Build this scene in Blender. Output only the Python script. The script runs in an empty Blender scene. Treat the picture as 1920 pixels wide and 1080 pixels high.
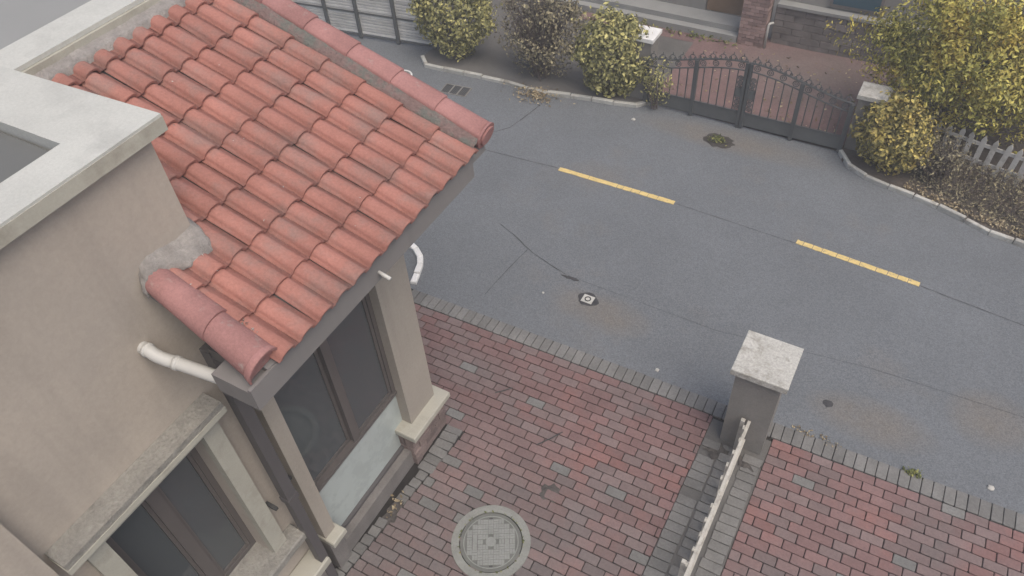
import bpy, math, random
import numpy as np
from mathutils import Matrix, Vector
R = math.radians
SC = bpy.context.scene
COL = SC.collection
random.seed(7)
RNG = np.random.default_rng(7)

# ------------------------------------------------------------------ camera, sky, sun, exposure
cam_d = bpy.data.cameras.new('camera')
cam = bpy.data.objects.new('camera', cam_d); COL.objects.link(cam)
right = Vector((0.87153, 0.48728, -0.05466)); fwd = Vector((-0.37052, 0.58146, -0.72431)).normalized()
right = (right - fwd * right.dot(fwd)).normalized(); up = right.cross(fwd)
CZ = 7.49
cam.matrix_world = Matrix(((right.x, up.x, -fwd.x, 0), (right.y, up.y, -fwd.y, 0), (right.z, up.z, -fwd.z, CZ), (0, 0, 0, 1)))
cam_d.sensor_width = 36; cam_d.lens = 36 * 1455.28 / 1920
cam_d.clip_start = 0.05; cam_d.clip_end = 500
SC.camera = cam

SUN_EL, SUN_AZ = 62, 115          # azimuth measured from +Y towards +X
world = bpy.data.worlds.new('World'); SC.world = world; world.use_nodes = True
nt = world.node_tree; nt.nodes.clear()
sky = nt.nodes.new('ShaderNodeTexSky'); sky.sky_type = 'NISHITA'; sky.sun_disc = False
sky.sun_elevation = R(SUN_EL); sky.sun_rotation = R(SUN_AZ); sky.air_density = 1.0; sky.dust_density = 6.0; sky.ozone_density = 1.0
bg = nt.nodes.new('ShaderNodeBackground'); bg.inputs['Strength'].default_value = 0.14
wo = nt.nodes.new('ShaderNodeOutputWorld')
nt.links.new(sky.outputs[0], bg.inputs[0]); nt.links.new(bg.outputs[0], wo.inputs[0])
sun_d = bpy.data.lights.new('sun', 'SUN'); sun_d.energy = 0.75; sun_d.angle = R(40); sun_d.color = (1.0, 0.96, 0.9)
sun = bpy.data.objects.new('sun', sun_d); COL.objects.link(sun)
d = Vector((math.sin(R(SUN_AZ)) * math.cos(R(SUN_EL)), math.cos(R(SUN_AZ)) * math.cos(R(SUN_EL)), math.sin(R(SUN_EL))))
sun.rotation_euler = d.to_track_quat('Z', 'Y').to_euler()
SC.view_settings.view_transform = 'Standard'; SC.view_settings.look = 'None'
SC.view_settings.exposure = 0.45; SC.view_settings.gamma = 1.0; SC.view_settings.use_curve_mapping = False
SC.render.engine = 'CYCLES'; SC.cycles.use_denoising = True

# ------------------------------------------------------------------ materials
MATS = {}
def mat(name, col, rough=0.85, var=0.18, scale=3.0, bump=0.25, bscale=60.0, rnd=0.0, spec=0.3, col2=None, c2scale=1.2, c2lo=0.5, c2hi=0.65,
        metal=0.0, stains=None, staincol=(0.16, 0.14, 0.12), leaf=None, coat=0.0, streak=0.0, grain=0.0, gscale=60.0, speck=0.0, speckcol=(0.5, 0.5, 0.5), bdist=0.01, fine=0.0):
    m = bpy.data.materials.new(name); m.use_nodes = True; t = m.node_tree; N = t.nodes; Lk = t.links
    b = N['Principled BSDF']; b.inputs['Roughness'].default_value = rough; b.inputs['Specular IOR Level'].default_value = spec
    b.inputs['Metallic'].default_value = metal; b.inputs['Coat Weight'].default_value = coat
    geo = N.new('ShaderNodeNewGeometry')
    def noise(s, det=4.0, r=0.6):
        n = N.new('ShaderNodeTexNoise'); n.inputs['Scale'].default_value = s; n.inputs['Detail'].default_value = det; n.inputs['Roughness'].default_value = r
        Lk.new(geo.outputs['Position'], n.inputs['Vector']); return n.outputs['Fac']
    def ramp(src, lo, hi):
        r_ = N.new('ShaderNodeMapRange'); r_.inputs['From Min'].default_value = lo; r_.inputs['From Max'].default_value = hi
        r_.clamp = True; Lk.new(src, r_.inputs['Value']); return r_.outputs['Result']
    def mix(a, bb, f):
        x = N.new('ShaderNodeMix'); x.data_type = 'RGBA'
        for k, v in (('A', a), ('B', bb)):
            s = [i for i in x.inputs if i.name == k and i.type == 'RGBA'][0]
            if isinstance(v, tuple): s.default_value = (*v, 1)
            else: Lk.new(v, s)
        s = x.inputs[0]
        if isinstance(f, float): s.default_value = f
        else: Lk.new(f, s)
        return [o for o in x.outputs if o.type == 'RGBA'][0]
    def scaled(c, k): return tuple(min(1.0, v * k) for v in c)
    c = mix(scaled(col, 1 - var), scaled(col, 1 + var), ramp(noise(scale), 0.3, 0.7))
    if col2: c = mix(c, col2, ramp(noise(c2scale, 5.0, 0.65), c2lo, c2hi))
    if stains:
        sx = N.new('ShaderNodeSeparateXYZ'); Lk.new(geo.outputs['Position'], sx.inputs[0]); tot = None
        def M_(op, a, b2):
            k = N.new('ShaderNodeMath'); k.operation = op
            for i_, v in enumerate((a, b2)):
                if isinstance(v, (int, float)): k.inputs[i_].default_value = v
                else: Lk.new(v, k.inputs[i_])
            return k.outputs[0]
        for cx, cy, rx, ry in stains:
            dx = M_('DIVIDE', M_('SUBTRACT', sx.outputs[0], cx), rx); dy = M_('DIVIDE', M_('SUBTRACT', sx.outputs[1], cy), ry)
            e = M_('SUBTRACT', 1.0, M_('ADD', M_('MULTIPLY', dx, dx), M_('MULTIPLY', dy, dy))); e = M_('MAXIMUM', e, 0.0)
            tot = e if tot is None else M_('MAXIMUM', tot, e)
        c = mix(c, staincol, M_('MINIMUM', M_('MULTIPLY', tot, M_('MULTIPLY', noise(2.6, 6.0, 0.7), 1.3)), 0.7))
    if streak:
        mp = N.new('ShaderNodeMapping'); mp.inputs['Scale'].default_value = (7, 7, 0.45); Lk.new(geo.outputs['Position'], mp.inputs['Vector'])
        sn = N.new('ShaderNodeTexNoise'); sn.inputs['Scale'].default_value = 1.0; sn.inputs['Detail'].default_value = 5; Lk.new(mp.outputs[0], sn.inputs['Vector'])
        k_ = N.new('ShaderNodeMath'); k_.operation = 'MULTIPLY'; k_.inputs[1].default_value = streak; Lk.new(ramp(sn.outputs['Fac'], 0.5, 0.72), k_.inputs[0])
        c = mix(c, scaled(col, 0.55), k_.outputs[0])
    if fine:
        f_ = N.new('ShaderNodeMix'); f_.data_type = 'RGBA'; f_.blend_type = 'MULTIPLY'; f_.inputs[0].default_value = 1.0
        g_ = N.new('ShaderNodeMapRange'); g_.inputs['From Min'].default_value = 0.25; g_.inputs['From Max'].default_value = 0.75
        g_.inputs['To Min'].default_value = 1 - fine; g_.inputs['To Max'].default_value = 1 + fine
        Lk.new(noise(bscale, 6.0, 0.75), g_.inputs['Value'])
        A = [i for i in f_.inputs if i.type == 'RGBA']; Lk.new(c, A[0]); Lk.new(g_.outputs[0], A[1]); c = [o for o in f_.outputs if o.type == 'RGBA'][0]
    if grain:
        v = N.new('ShaderNodeTexVoronoi'); v.inputs['Scale'].default_value = gscale; Lk.new(geo.outputs['Position'], v.inputs['Vector'])
        sp = N.new('ShaderNodeSeparateColor'); Lk.new(v.outputs['Color'], sp.inputs[0])
        g2 = N.new('ShaderNodeMapRange'); g2.inputs['To Min'].default_value = 1 - grain; g2.inputs['To Max'].default_value = 1 + grain; Lk.new(sp.outputs[0], g2.inputs['Value'])
        f2 = N.new('ShaderNodeMix'); f2.data_type = 'RGBA'; f2.blend_type = 'MULTIPLY'; f2.inputs[0].default_value = 1.0
        A = [i for i in f2.inputs if i.type == 'RGBA']; Lk.new(c, A[0]); Lk.new(g2.outputs[0], A[1]); c = [o for o in f2.outputs if o.type == 'RGBA'][0]
    if speck:
        v = N.new('ShaderNodeTexVoronoi'); v.inputs['Scale'].default_value = speck; Lk.new(geo.outputs['Position'], v.inputs['Vector'])
        w = N.new('ShaderNodeMath'); w.operation = 'MULTIPLY'; Lk.new(ramp(v.outputs['Distance'], 0.28, 0.12), w.inputs[0]); Lk.new(ramp(noise(9.0), 0.55, 0.68), w.inputs[1])
        c = mix(c, speckcol, w.outputs[0])
    if rnd or leaf:
        hs = N.new('ShaderNodeHueSaturation'); Lk.new(c, hs.inputs['Color'])
        if leaf:
            src = geo.outputs['Random Per Island']
            c = mix(c, leaf, ramp(src, 0.35, 0.95)); Lk.new(c, hs.inputs['Color'])
        else:
            src = N.new('ShaderNodeObjectInfo').outputs['Random']
        q = N.new('ShaderNodeMapRange'); q.inputs['To Min'].default_value = 1 - (rnd or 0.35); q.inputs['To Max'].default_value = 1 + (rnd or 0.35)
        Lk.new(src, q.inputs['Value']); Lk.new(q.outputs[0], hs.inputs['Value']); c = hs.outputs[0]
    Lk.new(c, b.inputs['Base Color'])
    if bump:
        bn = N.new('ShaderNodeBump'); bn.inputs['Strength'].default_value = bump; bn.inputs['Distance'].default_value = bdist
        Lk.new(noise(bscale, 6.0, 0.7), bn.inputs['Height']); Lk.new(bn.outputs[0], b.inputs['Normal'])
    MATS[name] = m; return m

mat('asphalt', (0.131, 0.142, 0.151), 0.9, 0.08, 0.7, 1.0, 75, col2=(0.152, 0.148, 0.140), c2scale=0.42, c2lo=0.56, c2hi=0.74, bdist=0.006, fine=0.3, grain=0.17, gscale=70.0, stains=((-2.3, 10.35, 1.7, 0.35), (-2.55, 6.15, 0.7, 0.35), (0.75, 6.0, 0.75, 0.35), (1.9, 6.6, 0.5, 0.45), (-6.5, 7.3, 0.9, 0.6)), staincol=(0.158, 0.142, 0.120))
mat('crack', (0.050, 0.050, 0.053), 0.95, 0.3, 9, 0.2)
mat('yellow_paint', (0.60, 0.46, 0.19), 0.85, 0.12, 12, 0.5, 90, col2=(0.33, 0.28, 0.17), c2scale=18, c2lo=0.56, c2hi=0.68)
mat('red_brick', (0.176, 0.110, 0.104), 0.85, 0.12, 2.2, 0.6, 45, rnd=0.13, col2=(0.208, 0.106, 0.094), c2scale=0.9, c2lo=0.50, c2hi=0.66, bdist=0.006, fine=0.25, stains=((-3.0, 2.0, 2.6, 2.5), (-2.0, 2.6, 1.6, 1.7), (1.6, 4.7, 0.35, 0.9), (0.6, 3.4, 0.9, 0.7), (-3.6, 4.6, 0.7, 0.35), (-1.55, 5.0, 0.2, 0.14)), staincol=(0.136, 0.126, 0.121))
mat('pink_brick', (0.165, 0.122, 0.116), 0.88, 0.12, 2.5, 0.6, 45, rnd=0.14, bdist=0.006, fine=0.25, stains=((-3.0, 2.0, 2.6, 2.5), (-2.0, 2.6, 1.6, 1.7), (0.6, 3.4, 0.9, 0.7)), staincol=(0.130, 0.122, 0.118))
mat('grey_brick', (0.152, 0.150, 0.142), 0.9, 0.15, 3.0, 0.6, 45, rnd=0.13, bdist=0.006, fine=0.28)
mat('joint_sand', (0.022, 0.020, 0.018), 0.95, 0.3, 7, 0.5, 90)
mat('far_paving', (0.165, 0.108, 0.102), 0.9, 0.18, 2.0, 0.6, 30, fine=0.25, stains=((-1.2, 12.6, 2.2, 1.2),), staincol=(0.155, 0.135, 0.122))
mat('soil', (0.085, 0.072, 0.060), 0.95, 0.3, 2.5, 0.9, 30, bdist=0.03, fine=0.3)
mat('grey_soil', (0.115, 0.112, 0.105), 0.95, 0.2, 1.5, 0.6, 40, bdist=0.02)
mat('damp_soil', (0.055, 0.050, 0.045), 0.95, 0.3, 6, 0.8, 50, bdist=0.02, fine=0.3)
mat('dry_dirt', (0.075, 0.068, 0.062), 0.95, 0.3, 14, 0.9, 40, bdist=0.02, fine=0.4)
mat('stucco', (0.385, 0.342, 0.290), 0.92, 0.06, 0.9, 0.6, 30, bdist=0.004, col2=(0.335, 0.302, 0.262), c2scale=0.8, c2lo=0.4, c2hi=0.75, fine=0.09, streak=0.2)
mat('column_stucco', (0.315, 0.285, 0.242), 0.92, 0.06, 1.5, 0.5, 30, bdist=0.004, fine=0.08, streak=0.25)
mat('trim', (0.37, 0.36, 0.305), 0.88, 0.07, 2.5, 0.3, 80, bdist=0.004, col2=(0.28, 0.265, 0.22), c2scale=3, c2lo=0.52, c2hi=0.72, fine=0.08)
mat('coping', (0.44, 0.445, 0.41), 0.88, 0.07, 2.2, 0.4, 60, bdist=0.005, col2=(0.35, 0.35, 0.325), c2scale=2.5, c2lo=0.5, c2hi=0.75, fine=0.12)
mat('rough_cement', (0.30, 0.29, 0.26), 0.97, 0.15, 8, 1.0, 38, bdist=0.03, fine=0.25)
mat('mortar', (0.275, 0.258, 0.240), 0.97, 0.2, 9, 0.9, 40, bdist=0.02, fine=0.22)
mat('verge_mortar', (0.235, 0.165, 0.150), 0.97, 0.2, 6, 1.0, 40, bdist=0.03, col2=(0.16, 0.165, 0.145), c2scale=6, c2lo=0.44, c2hi=0.56, fine=0.3)
mat('dark_grey_paint', (0.185, 0.176, 0.170), 0.8, 0.06, 2, 0.2, 120, bdist=0.004, streak=0.15)
mat('roof_tile', (0.325, 0.148, 0.118), 0.85, 0.10, 2.0, 0.6, 50, rnd=0.09, bdist=0.004, col2=(0.255, 0.160, 0.138), c2scale=3.2, c2lo=0.46, c2hi=0.70, fine=0.22)
mat('verge_tile', (0.295, 0.152, 0.140), 0.88, 0.14, 4.0, 0.5, 60, rnd=0.06, bdist=0.004, col2=(0.30, 0.24, 0.22), c2scale=9, c2lo=0.60, c2hi=0.74, fine=0.22)
mat('terrace_dark', (0.125, 0.129, 0.123), 0.9, 0.05, 2, 0.1, 60)
mat('terrace_light', (0.24, 0.245, 0.235), 0.9, 0.05, 1, 0.1, 60)
mat('white_plastic', (0.45, 0.45, 0.425), 0.5, 0.03, 3, 0.05, 40, spec=0.4)
mat('brown_pipe', (0.085, 0.080, 0.080), 0.5, 0.06, 3, 0.1, 60, spec=0.4)
mat('window_frame', (0.095, 0.085, 0.080), 0.45, 0.05, 4, 0.05, 60, spec=0.5)
mat('glass', (0.066, 0.074, 0.078), 0.04, 0.0, 1, 0.0, 1, spec=0.5)
MATS['glass'].node_tree.nodes['Principled BSDF'].inputs['IOR'].default_value = 1.55
mat('marble_panel', (0.38, 0.425, 0.41), 0.22, 0.04, 3, 0.03, 20, spec=0.5, col2=(0.345, 0.385, 0.37), c2scale=4, c2lo=0.5, c2hi=0.6)
mat('base_concrete', (0.165, 0.155, 0.145), 0.95, 0.15, 4, 0.7, 60, fine=0.2)
mat('plinth_brick', (0.20, 0.155, 0.14), 0.95, 0.2, 6, 0.9, 45, rnd=0.25, bdist=0.02, fine=0.25)
mat('pillar_cap', (0.43, 0.425, 0.39), 0.95, 0.10, 5, 0.9, 40, bdist=0.01, fine=0.35, col2=(0.31, 0.30, 0.265), c2scale=9, c2lo=0.48, c2hi=0.65)
mat('pillar_body', (0.20, 0.193, 0.178), 0.95, 0.1, 3, 0.5, 50, fine=0.14)
mat('white_paint', (0.44, 0.425, 0.38), 0.85, 0.1, 9, 0.3, 50, col2=(0.30, 0.285, 0.25), c2scale=7, c2lo=0.5, c2hi=0.65, fine=0.15)
mat('grey_white_paint', (0.50, 0.49, 0.46), 0.8, 0.1, 9, 0.3, 70, col2=(0.36, 0.35, 0.32), c2scale=6)
mat('gate_iron', (0.070, 0.076, 0.078), 0.6, 0.08, 5, 0.2, 60, spec=0.4)
mat('gate_plate', (0.085, 0.092, 0.093), 0.65, 0.1, 4, 0.2, 60, spec=0.4)
mat('cast_iron', (0.222, 0.232, 0.217), 0.8, 0.08, 6, 0.4, 60, spec=0.3, fine=0.15)
mat('manhole_ring', (0.215, 0.222, 0.203), 0.9, 0.12, 6, 0.5, 60, fine=0.2)
mat('lid_base', (0.13, 0.135, 0.123), 0.9, 0.2, 6, 0.4, 60)
mat('dark_iron', (0.05, 0.05, 0.05), 0.7, 0.2, 8, 0.3, 60)
mat('kerb_stone', (0.40, 0.40, 0.37), 0.9, 0.15, 5, 0.6, 60, rnd=0.15, col2=(0.26, 0.25, 0.22), c2scale=5, fine=0.15)
mat('white_kerb', (0.64, 0.64, 0.62), 0.9, 0.1, 7, 0.5, 60, rnd=0.08, fine=0.15)
mat('slat_wood', (0.46, 0.46, 0.44), 0.8, 0.15, 3, 0.3, 50, rnd=0.2)
mat('far_wall', (0.25, 0.245, 0.228), 0.9, 0.06, 1, 0.2, 60, streak=0.2)
mat('far_step', (0.265, 0.27, 0.26), 0.9, 0.08, 2, 0.2, 60, fine=0.1)
mat('far_door', (0.20, 0.135, 0.085), 0.6, 0.1, 3, 0.1, 60)
mat('far_brick', (0.30, 0.215, 0.195), 0.9, 0.2, 5, 0.6, 50, rnd=0.3, bdist=0.01)
mat('far_mortar', (0.14, 0.12, 0.11), 0.95, 0.2, 5, 0.3, 50)
mat('block_stone', (0.175, 0.160, 0.150), 0.9, 0.2, 4, 0.6, 40, rnd=0.15, bdist=0.01)
mat('blue_glass', (0.05, 0.10, 0.13), 0.2, 0.05, 2, 0, 1)
mat('bark', (0.095, 0.085, 0.07), 0.95, 0.3, 9, 0.9, 40, bdist=0.02)
mat('twig', (0.105, 0.085, 0.075), 0.95, 0.3, 9, 0.0)
mat('bush_leaf', (0.19, 0.19, 0.075), 0.6, 0.25, 4, 0, leaf=(0.42, 0.385, 0.15))
mat('bush_leaf_yellow', (0.19, 0.175, 0.06), 0.6, 0.25, 3, 0, leaf=(0.42, 0.34, 0.10), col2=(0.42, 0.28, 0.06), c2scale=2.2, c2lo=0.50, c2hi=0.70)
mat('bush_leaf_brown', (0.145, 0.128, 0.088), 0.7, 0.3, 4, 0, leaf=(0.275, 0.245, 0.145))
mat('tree_leaf', (0.20, 0.205, 0.055), 0.6, 0.3, 1.6, 0, leaf=(0.43, 0.385, 0.095), col2=(0.46, 0.33, 0.06), c2scale=1.1, c2lo=0.46, c2hi=0.64)
mat('dry_leaf', (0.20, 0.155, 0.09), 0.8, 0.3, 9, 0, leaf=(0.33, 0.28, 0.18))
mat('weed_leaf', (0.10, 0.12, 0.035), 0.7, 0.3, 9, 0, leaf=(0.19, 0.19, 0.06))
mat('litter_white', (0.40, 0.39, 0.36), 0.8, 0.1, 9, 0)

# ------------------------------------------------------------------ mesh helpers
class MB:
    def __init__(s): s.v = []; s.f = []
    def add(s, v, f):
        o = len(s.v); s.v += [tuple(p) for p in v]; s.f += [tuple(i + o for i in q) for q in f]; return s
    def box(s, x0, x1, y0, y1, z0, z1, ch=0.0):
        if ch <= 0:
            v = [(x, y, z) for z in (z0, z1) for x, y in ((x0, y0), (x1, y0), (x1, y1), (x0, y1))]
            return s.add(v, [(3, 2, 1, 0), (4, 5, 6, 7), (0, 1, 5, 4), (1, 2, 6, 5), (2, 3, 7, 6), (3, 0, 4, 7)])
        rings = [(0, z0), (0, z1 - ch), (ch, z1)]
        v = []
        for i, z in rings: v += [(x0 + i, y0 + i, z), (x1 - i, y0 + i, z), (x1 - i, y1 - i, z), (x0 + i, y1 - i, z)]
        f = [(3, 2, 1, 0), (8, 9, 10, 11)]
        for k in (0, 4):
            for i in range(4): f.append((k + i, k + (i + 1) % 4, k + 4 + (i + 1) % 4, k + 4 + i))
        return s.add(v, f)
    def hex(s, p):      # 8 points, bottom ring then top ring
        return s.add(p, [(3, 2, 1, 0), (4, 5, 6, 7), (0, 1, 5, 4), (1, 2, 6, 5), (2, 3, 7, 6), (3, 0, 4, 7)])
    def prism(s, poly, z0, z1):
        n = len(poly); v = [(x, y, z0) for x, y in poly] + [(x, y, z1) for x, y in poly]
        return s.add(v, [tuple(range(n - 1, -1, -1)), tuple(range(n, 2 * n))] + [(i, (i + 1) % n, n + (i + 1) % n, n + i) for i in range(n)])
    def sheet(s, poly, z):
        return s.add([(x, y, z) for x, y in poly], [tuple(range(len(poly)))])
    def tube(s, pts, r, n=8, cap=True):
        pts = [Vector(p) for p in pts]; rs = r if isinstance(r, (list, tuple)) else [r] * len(pts)
        v = []; ref = None
        for i, p in enumerate(pts):
            t = (pts[min(i + 1, len(pts) - 1)] - pts[max(i - 1, 0)]).normalized()
            if ref is None: ref = Vector((0, 0, 1)) if abs(t.z) < 0.9 else Vector((1, 0, 0))
            a = t.cross(ref).normalized(); b = t.cross(a).normalized(); ref = a.cross(t).normalized() if False else ref
            for k in range(n):
                q = 2 * math.pi * k / n; v.append(p + (a * math.cos(q) + b * math.sin(q)) * rs[i])
        f = []
        for i in range(len(pts) - 1):
            for k in range(n): f.append((i * n + k, i * n + (k + 1) % n, (i + 1) * n + (k + 1) % n, (i + 1) * n + k))
        if cap: f += [tuple(range(n)), tuple(range(len(pts) * n - 1, (len(pts) - 1) * n - 1, -1))]
        return s.add(v, f)
    def bar(s, a, b, w, h):      # square bar between two points
        a = Vector(a); b = Vector(b); t = (b - a).normalized(); ref = Vector((0, 0, 1)) if abs(t.z) < 0.9 else Vector((0, 1, 0))
        x = t.cross(ref).normalized() * (w / 2); y = x.cross(t).normalized() * (h / 2)
        return s.hex([a - x - y, a + x - y, a + x + y, a - x + y, b - x - y, b + x - y, b + x + y, b - x + y])
    def ring(s, c, r0, r1, z0, z1, n=48):
        v = []
        for r_, z in ((r0, z0), (r1, z0), (r1, z1), (r0, z1)):
            v += [(c[0] + r_ * math.cos(2 * math.pi * k / n), c[1] + r_ * math.sin(2 * math.pi * k / n), z) for k in range(n)]
        f = []
        for j in range(4):
            for k in range(n): f.append((j * n + k, j * n + (k + 1) % n, ((j + 1) % 4) * n + (k + 1) % n, ((j + 1) % 4) * n + k))
        return s.add(v, f)
    def torus(s, c, r, rr, n=14, m=5, axis='y'):
        v = []
        for i in range(n):
            a = 2 * math.pi * i / n
            for j in range(m):
                b = 2 * math.pi * j / m; q = r + rr * math.cos(b); w = rr * math.sin(b)
                v.append((c[0] + q * math.cos(a), c[1] + w, c[2] + q * math.sin(a)))
        f = [(i * m + j, ((i + 1) % n) * m + j, ((i + 1) % n) * m + (j + 1) % m, i * m + (j + 1) % m) for i in range(n) for j in range(m)]
        return s.add(v, f)
    def mesh(s, name, m, smooth=False):
        me = bpy.data.meshes.new(name); me.from_pydata(s.v, [], s.f); me.materials.append(MATS[m])
        if smooth: me.polygons.foreach_set('use_smooth', [True] * len(me.polygons))
        import bmesh
        b = bmesh.new(); b.from_mesh(me); bmesh.ops.recalc_face_normals(b, faces=b.faces); b.to_mesh(me); b.free()
        return me
    def build(s, name, m, parent=None, smooth=False, loc=None):
        return link(name, s.mesh(name, m, smooth), parent, loc)
def link(name, me, parent=None, loc=None, rot=None):
    o = bpy.data.objects.new(name, me); COL.objects.link(o)
    if parent: o.parent = parent; 
    if loc is not None: o.location = loc
    if rot is not None: o.rotation_euler = rot
    if parent and parent.location.length > 0 and loc is None and parent.type == 'EMPTY': o.location = -parent.location
    return o
def tag(o, label=None, cat=None, group=None, kind=None):
    for k, v in (('label', label), ('category', cat), ('group', group), ('kind', kind)):
        if v: o[k] = v
    return o
def thing(name, label, cat, group=None, loc=(0, 0, 0)):
    o = bpy.data.objects.new(name, None); COL.objects.link(o); o.location = loc
    return tag(o, label, cat, group)
def smooth_curve(pts, n=6):
    out = []
    P = [Vector(p) for p in pts]
    for i in range(len(P) - 1):
        p0, p1, p2, p3 = P[max(i - 1, 0)], P[i], P[i + 1], P[min(i + 2, len(P) - 1)]
        for k in range(n):
            t = k / n
            out.append(0.5 * ((2 * p1) + (p2 - p0) * t + (2 * p0 - 5 * p1 + 4 * p2 - p3) * t * t + (3 * p1 - p0 - 3 * p2 + p3) * t ** 3))
    return out + [P[-1]]

def leaf_mesh(name, m, pos, nrm, size, rng, aspect=0.55, droop=0.0):
    """many small folded leaves in one mesh"""
    n = len(pos)
    nrm = nrm + rng.normal(0, 0.55, (n, 3)); nrm /= np.linalg.norm(nrm, axis=1)[:, None]
    a = rng.normal(0, 1, (n, 3)); a[:, 2] -= droop; a -= nrm * (a * nrm).sum(1)[:, None]; a /= np.linalg.norm(a, axis=1)[:, None]
    b = np.cross(nrm, a); sz = (size * rng.uniform(0.45, 1.35, n))[:, None]
    v = np.stack([pos - a * sz * 0.5, pos + b * sz * aspect * 0.5 + nrm * sz * 0.08, pos + a * sz * 0.5 - nrm * sz * 0.10, pos - b * sz * aspect * 0.5 + nrm * sz * 0.08], 1).reshape(-1, 3)
    me = bpy.data.meshes.new(name); me.vertices.add(4 * n); me.vertices.foreach_set('co', v.astype(np.float32).ravel())
    i = np.arange(n)[:, None] * 4; tri = np.concatenate([i, i + 1, i + 2, i, i + 2, i + 3], 1).reshape(-1)
    me.loops.add(6 * n); me.loops.foreach_set('vertex_index', tri.astype(np.int32))
    me.polygons.add(2 * n); me.polygons.foreach_set('loop_start', (np.arange(2 * n) * 3).astype(np.int32))
    me.materials.append(MATS[m]); me.update(calc_edges=True); return me

def jitter_poly(c, rx, ry, n=18, k=0.3, seed=1):
    r_ = random.Random(seed); return [(c[0] + rx * math.cos(2 * math.pi * i / n) * (1 + r_.uniform(-k, k)), c[1] + ry * math.sin(2 * math.pi * i / n) * (1 + r_.uniform(-k, k))) for i in range(n)]

# ------------------------------------------------------------------ ground and road
def yk(x): return 5.485 + 0.0195 * (x + 1.0)            # road-side edge of the brick paving
tag(MB().sheet([(-40, -40), (40, -40), (40, 40), (-40, 40)], -0.03).build('ground', 'grey_soil'), kind='structure')
# the road sheet, near edge follows the paving, far edge runs behind the kerbs
road = MB().prism([(-30, yk(-30)), (14, yk(14)), (14, 10.5), (2.4, 10.5), (0.2, 10.75), (-4.2, 10.84), (-9, 11.2), (-30, 11.2)], -0.025, 0.0).build('road', 'asphalt')
tag(road, kind='structure')
def ribbon(name, pts, w, z, m, parent, seed=0, wob=0.35):
    r_ = random.Random(seed); P = []
    for i in range(len(pts) - 1):
        a, b = Vector(pts[i]), Vector(pts[i + 1]); n = max(2, int((b - a).length / 0.09))
        for k in range(n): P.append(a.lerp(b, k / n))
    P.append(Vector(pts[-1])); v = []
    off = 0.0
    for i, p in enumerate(P):
        t = (P[min(i + 1, len(P) - 1)] - P[max(i - 1, 0)]).normalized(); nn = Vector((-t.y, t.x))
        off = off * 0.8 + r_.uniform(-1, 1) * w * wob; ww = w * r_.uniform(0.45, 1.3) / 2
        v += [(*(p + nn * (off + ww)), z), (*(p + nn * (off - ww)), z)]
    return MB().add(v, [(2 * i, 2 * i + 1, 2 * i + 3, 2 * i + 2) for i in range(len(P) - 1)]).build(name, m, parent)
ribbon('crack', [(-6.4, 8.45), (-4.45, 8.57)], 0.009, 0.004, 'crack', road, 1)
ribbon('crack', [(-2.5, 8.55), (-0.76, 8.47)], 0.007, 0.004, 'crack', road, 2)
ribbon('crack', [(0.86, 8.37), (2.2, 8.2), (4, 8.0)], 0.009, 0.004, 'crack', road, 3)
ribbon('crack', [(-5.9, 8.9), (-5.65, 9.2), (-5.55, 9.7), (-5.5, 10.0)], 0.014, 0.004, 'crack', road, 4)
ribbon('crack', [(-4.35, 6.95), (-3.9, 6.72), (-3.3, 6.55)], 0.012, 0.004, 'crack', road, 5)
ribbon('crack', [(-4.0, 6.75), (-4.05, 6.3), (-4.1, 5.75)], 0.008, 0.004, 'crack', road, 6, 0.6)
ribbon('crack', [(-3.3, 6.55), (-1.2, 6.5), (0.6, 6.75), (2.4, 6.8)], 0.004, 0.004, 'crack', road, 7)
ribbon('crack', [(-4.6, 7.05), (-4.35, 6.95)], 0.008, 0.004, 'crack', road, 8)
MB().sheet(jitter_poly((-3.2, 6.52), 0.13, 0.03, 16, 0.4, 4), 0.005).build('crack', 'crack', road)
MB().sheet(jitter_poly((0.28, 6.02), 0.055, 0.05, 12, 0.25, 5), 0.004).build('patch', 'crack', road)
# worn yellow dashes of the centre line, each made of the paint flakes left between cracks
def dash(a, b, cuts, seed):
    a = Vector(a); b = Vector(b); t = (b - a).normalized(); n = Vector((-t.y, t.x)) * 0.042; L = (b - a).length; r_ = random.Random(seed)
    root = None; mb = MB(); cs = [0] + cuts + [1]
    for i in range(len(cs) - 1):
        p = a + t * (cs[i] * L + 0.004); q = a + t * (cs[i + 1] * L - 0.004); m_ = 5; pts = []
        for k in range(m_ + 1): u = p.lerp(q, k / m_) + n * r_.uniform(0.88, 1.06); pts.append((u.x, u.y))
        for k in range(m_, -1, -1): u = p.lerp(q, k / m_) - n * r_.uniform(0.88, 1.06); pts.append((u.x, u.y))
        mb.prism(pts, 0.0005, 0.005)
    return mb.build('lane_marking', 'yellow_paint', road)
dash((-4.42, 8.56), (-2.53, 8.56), [0.27, 0.52, 0.57, 0.64, 0.71, 0.78, 0.86], 1)
dash((-0.75, 8.51), (0.86, 8.39), [0.06, 0.14, 0.22, 0.34, 0.44, 0.53, 0.66, 0.75, 0.83, 0.91], 2)

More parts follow.
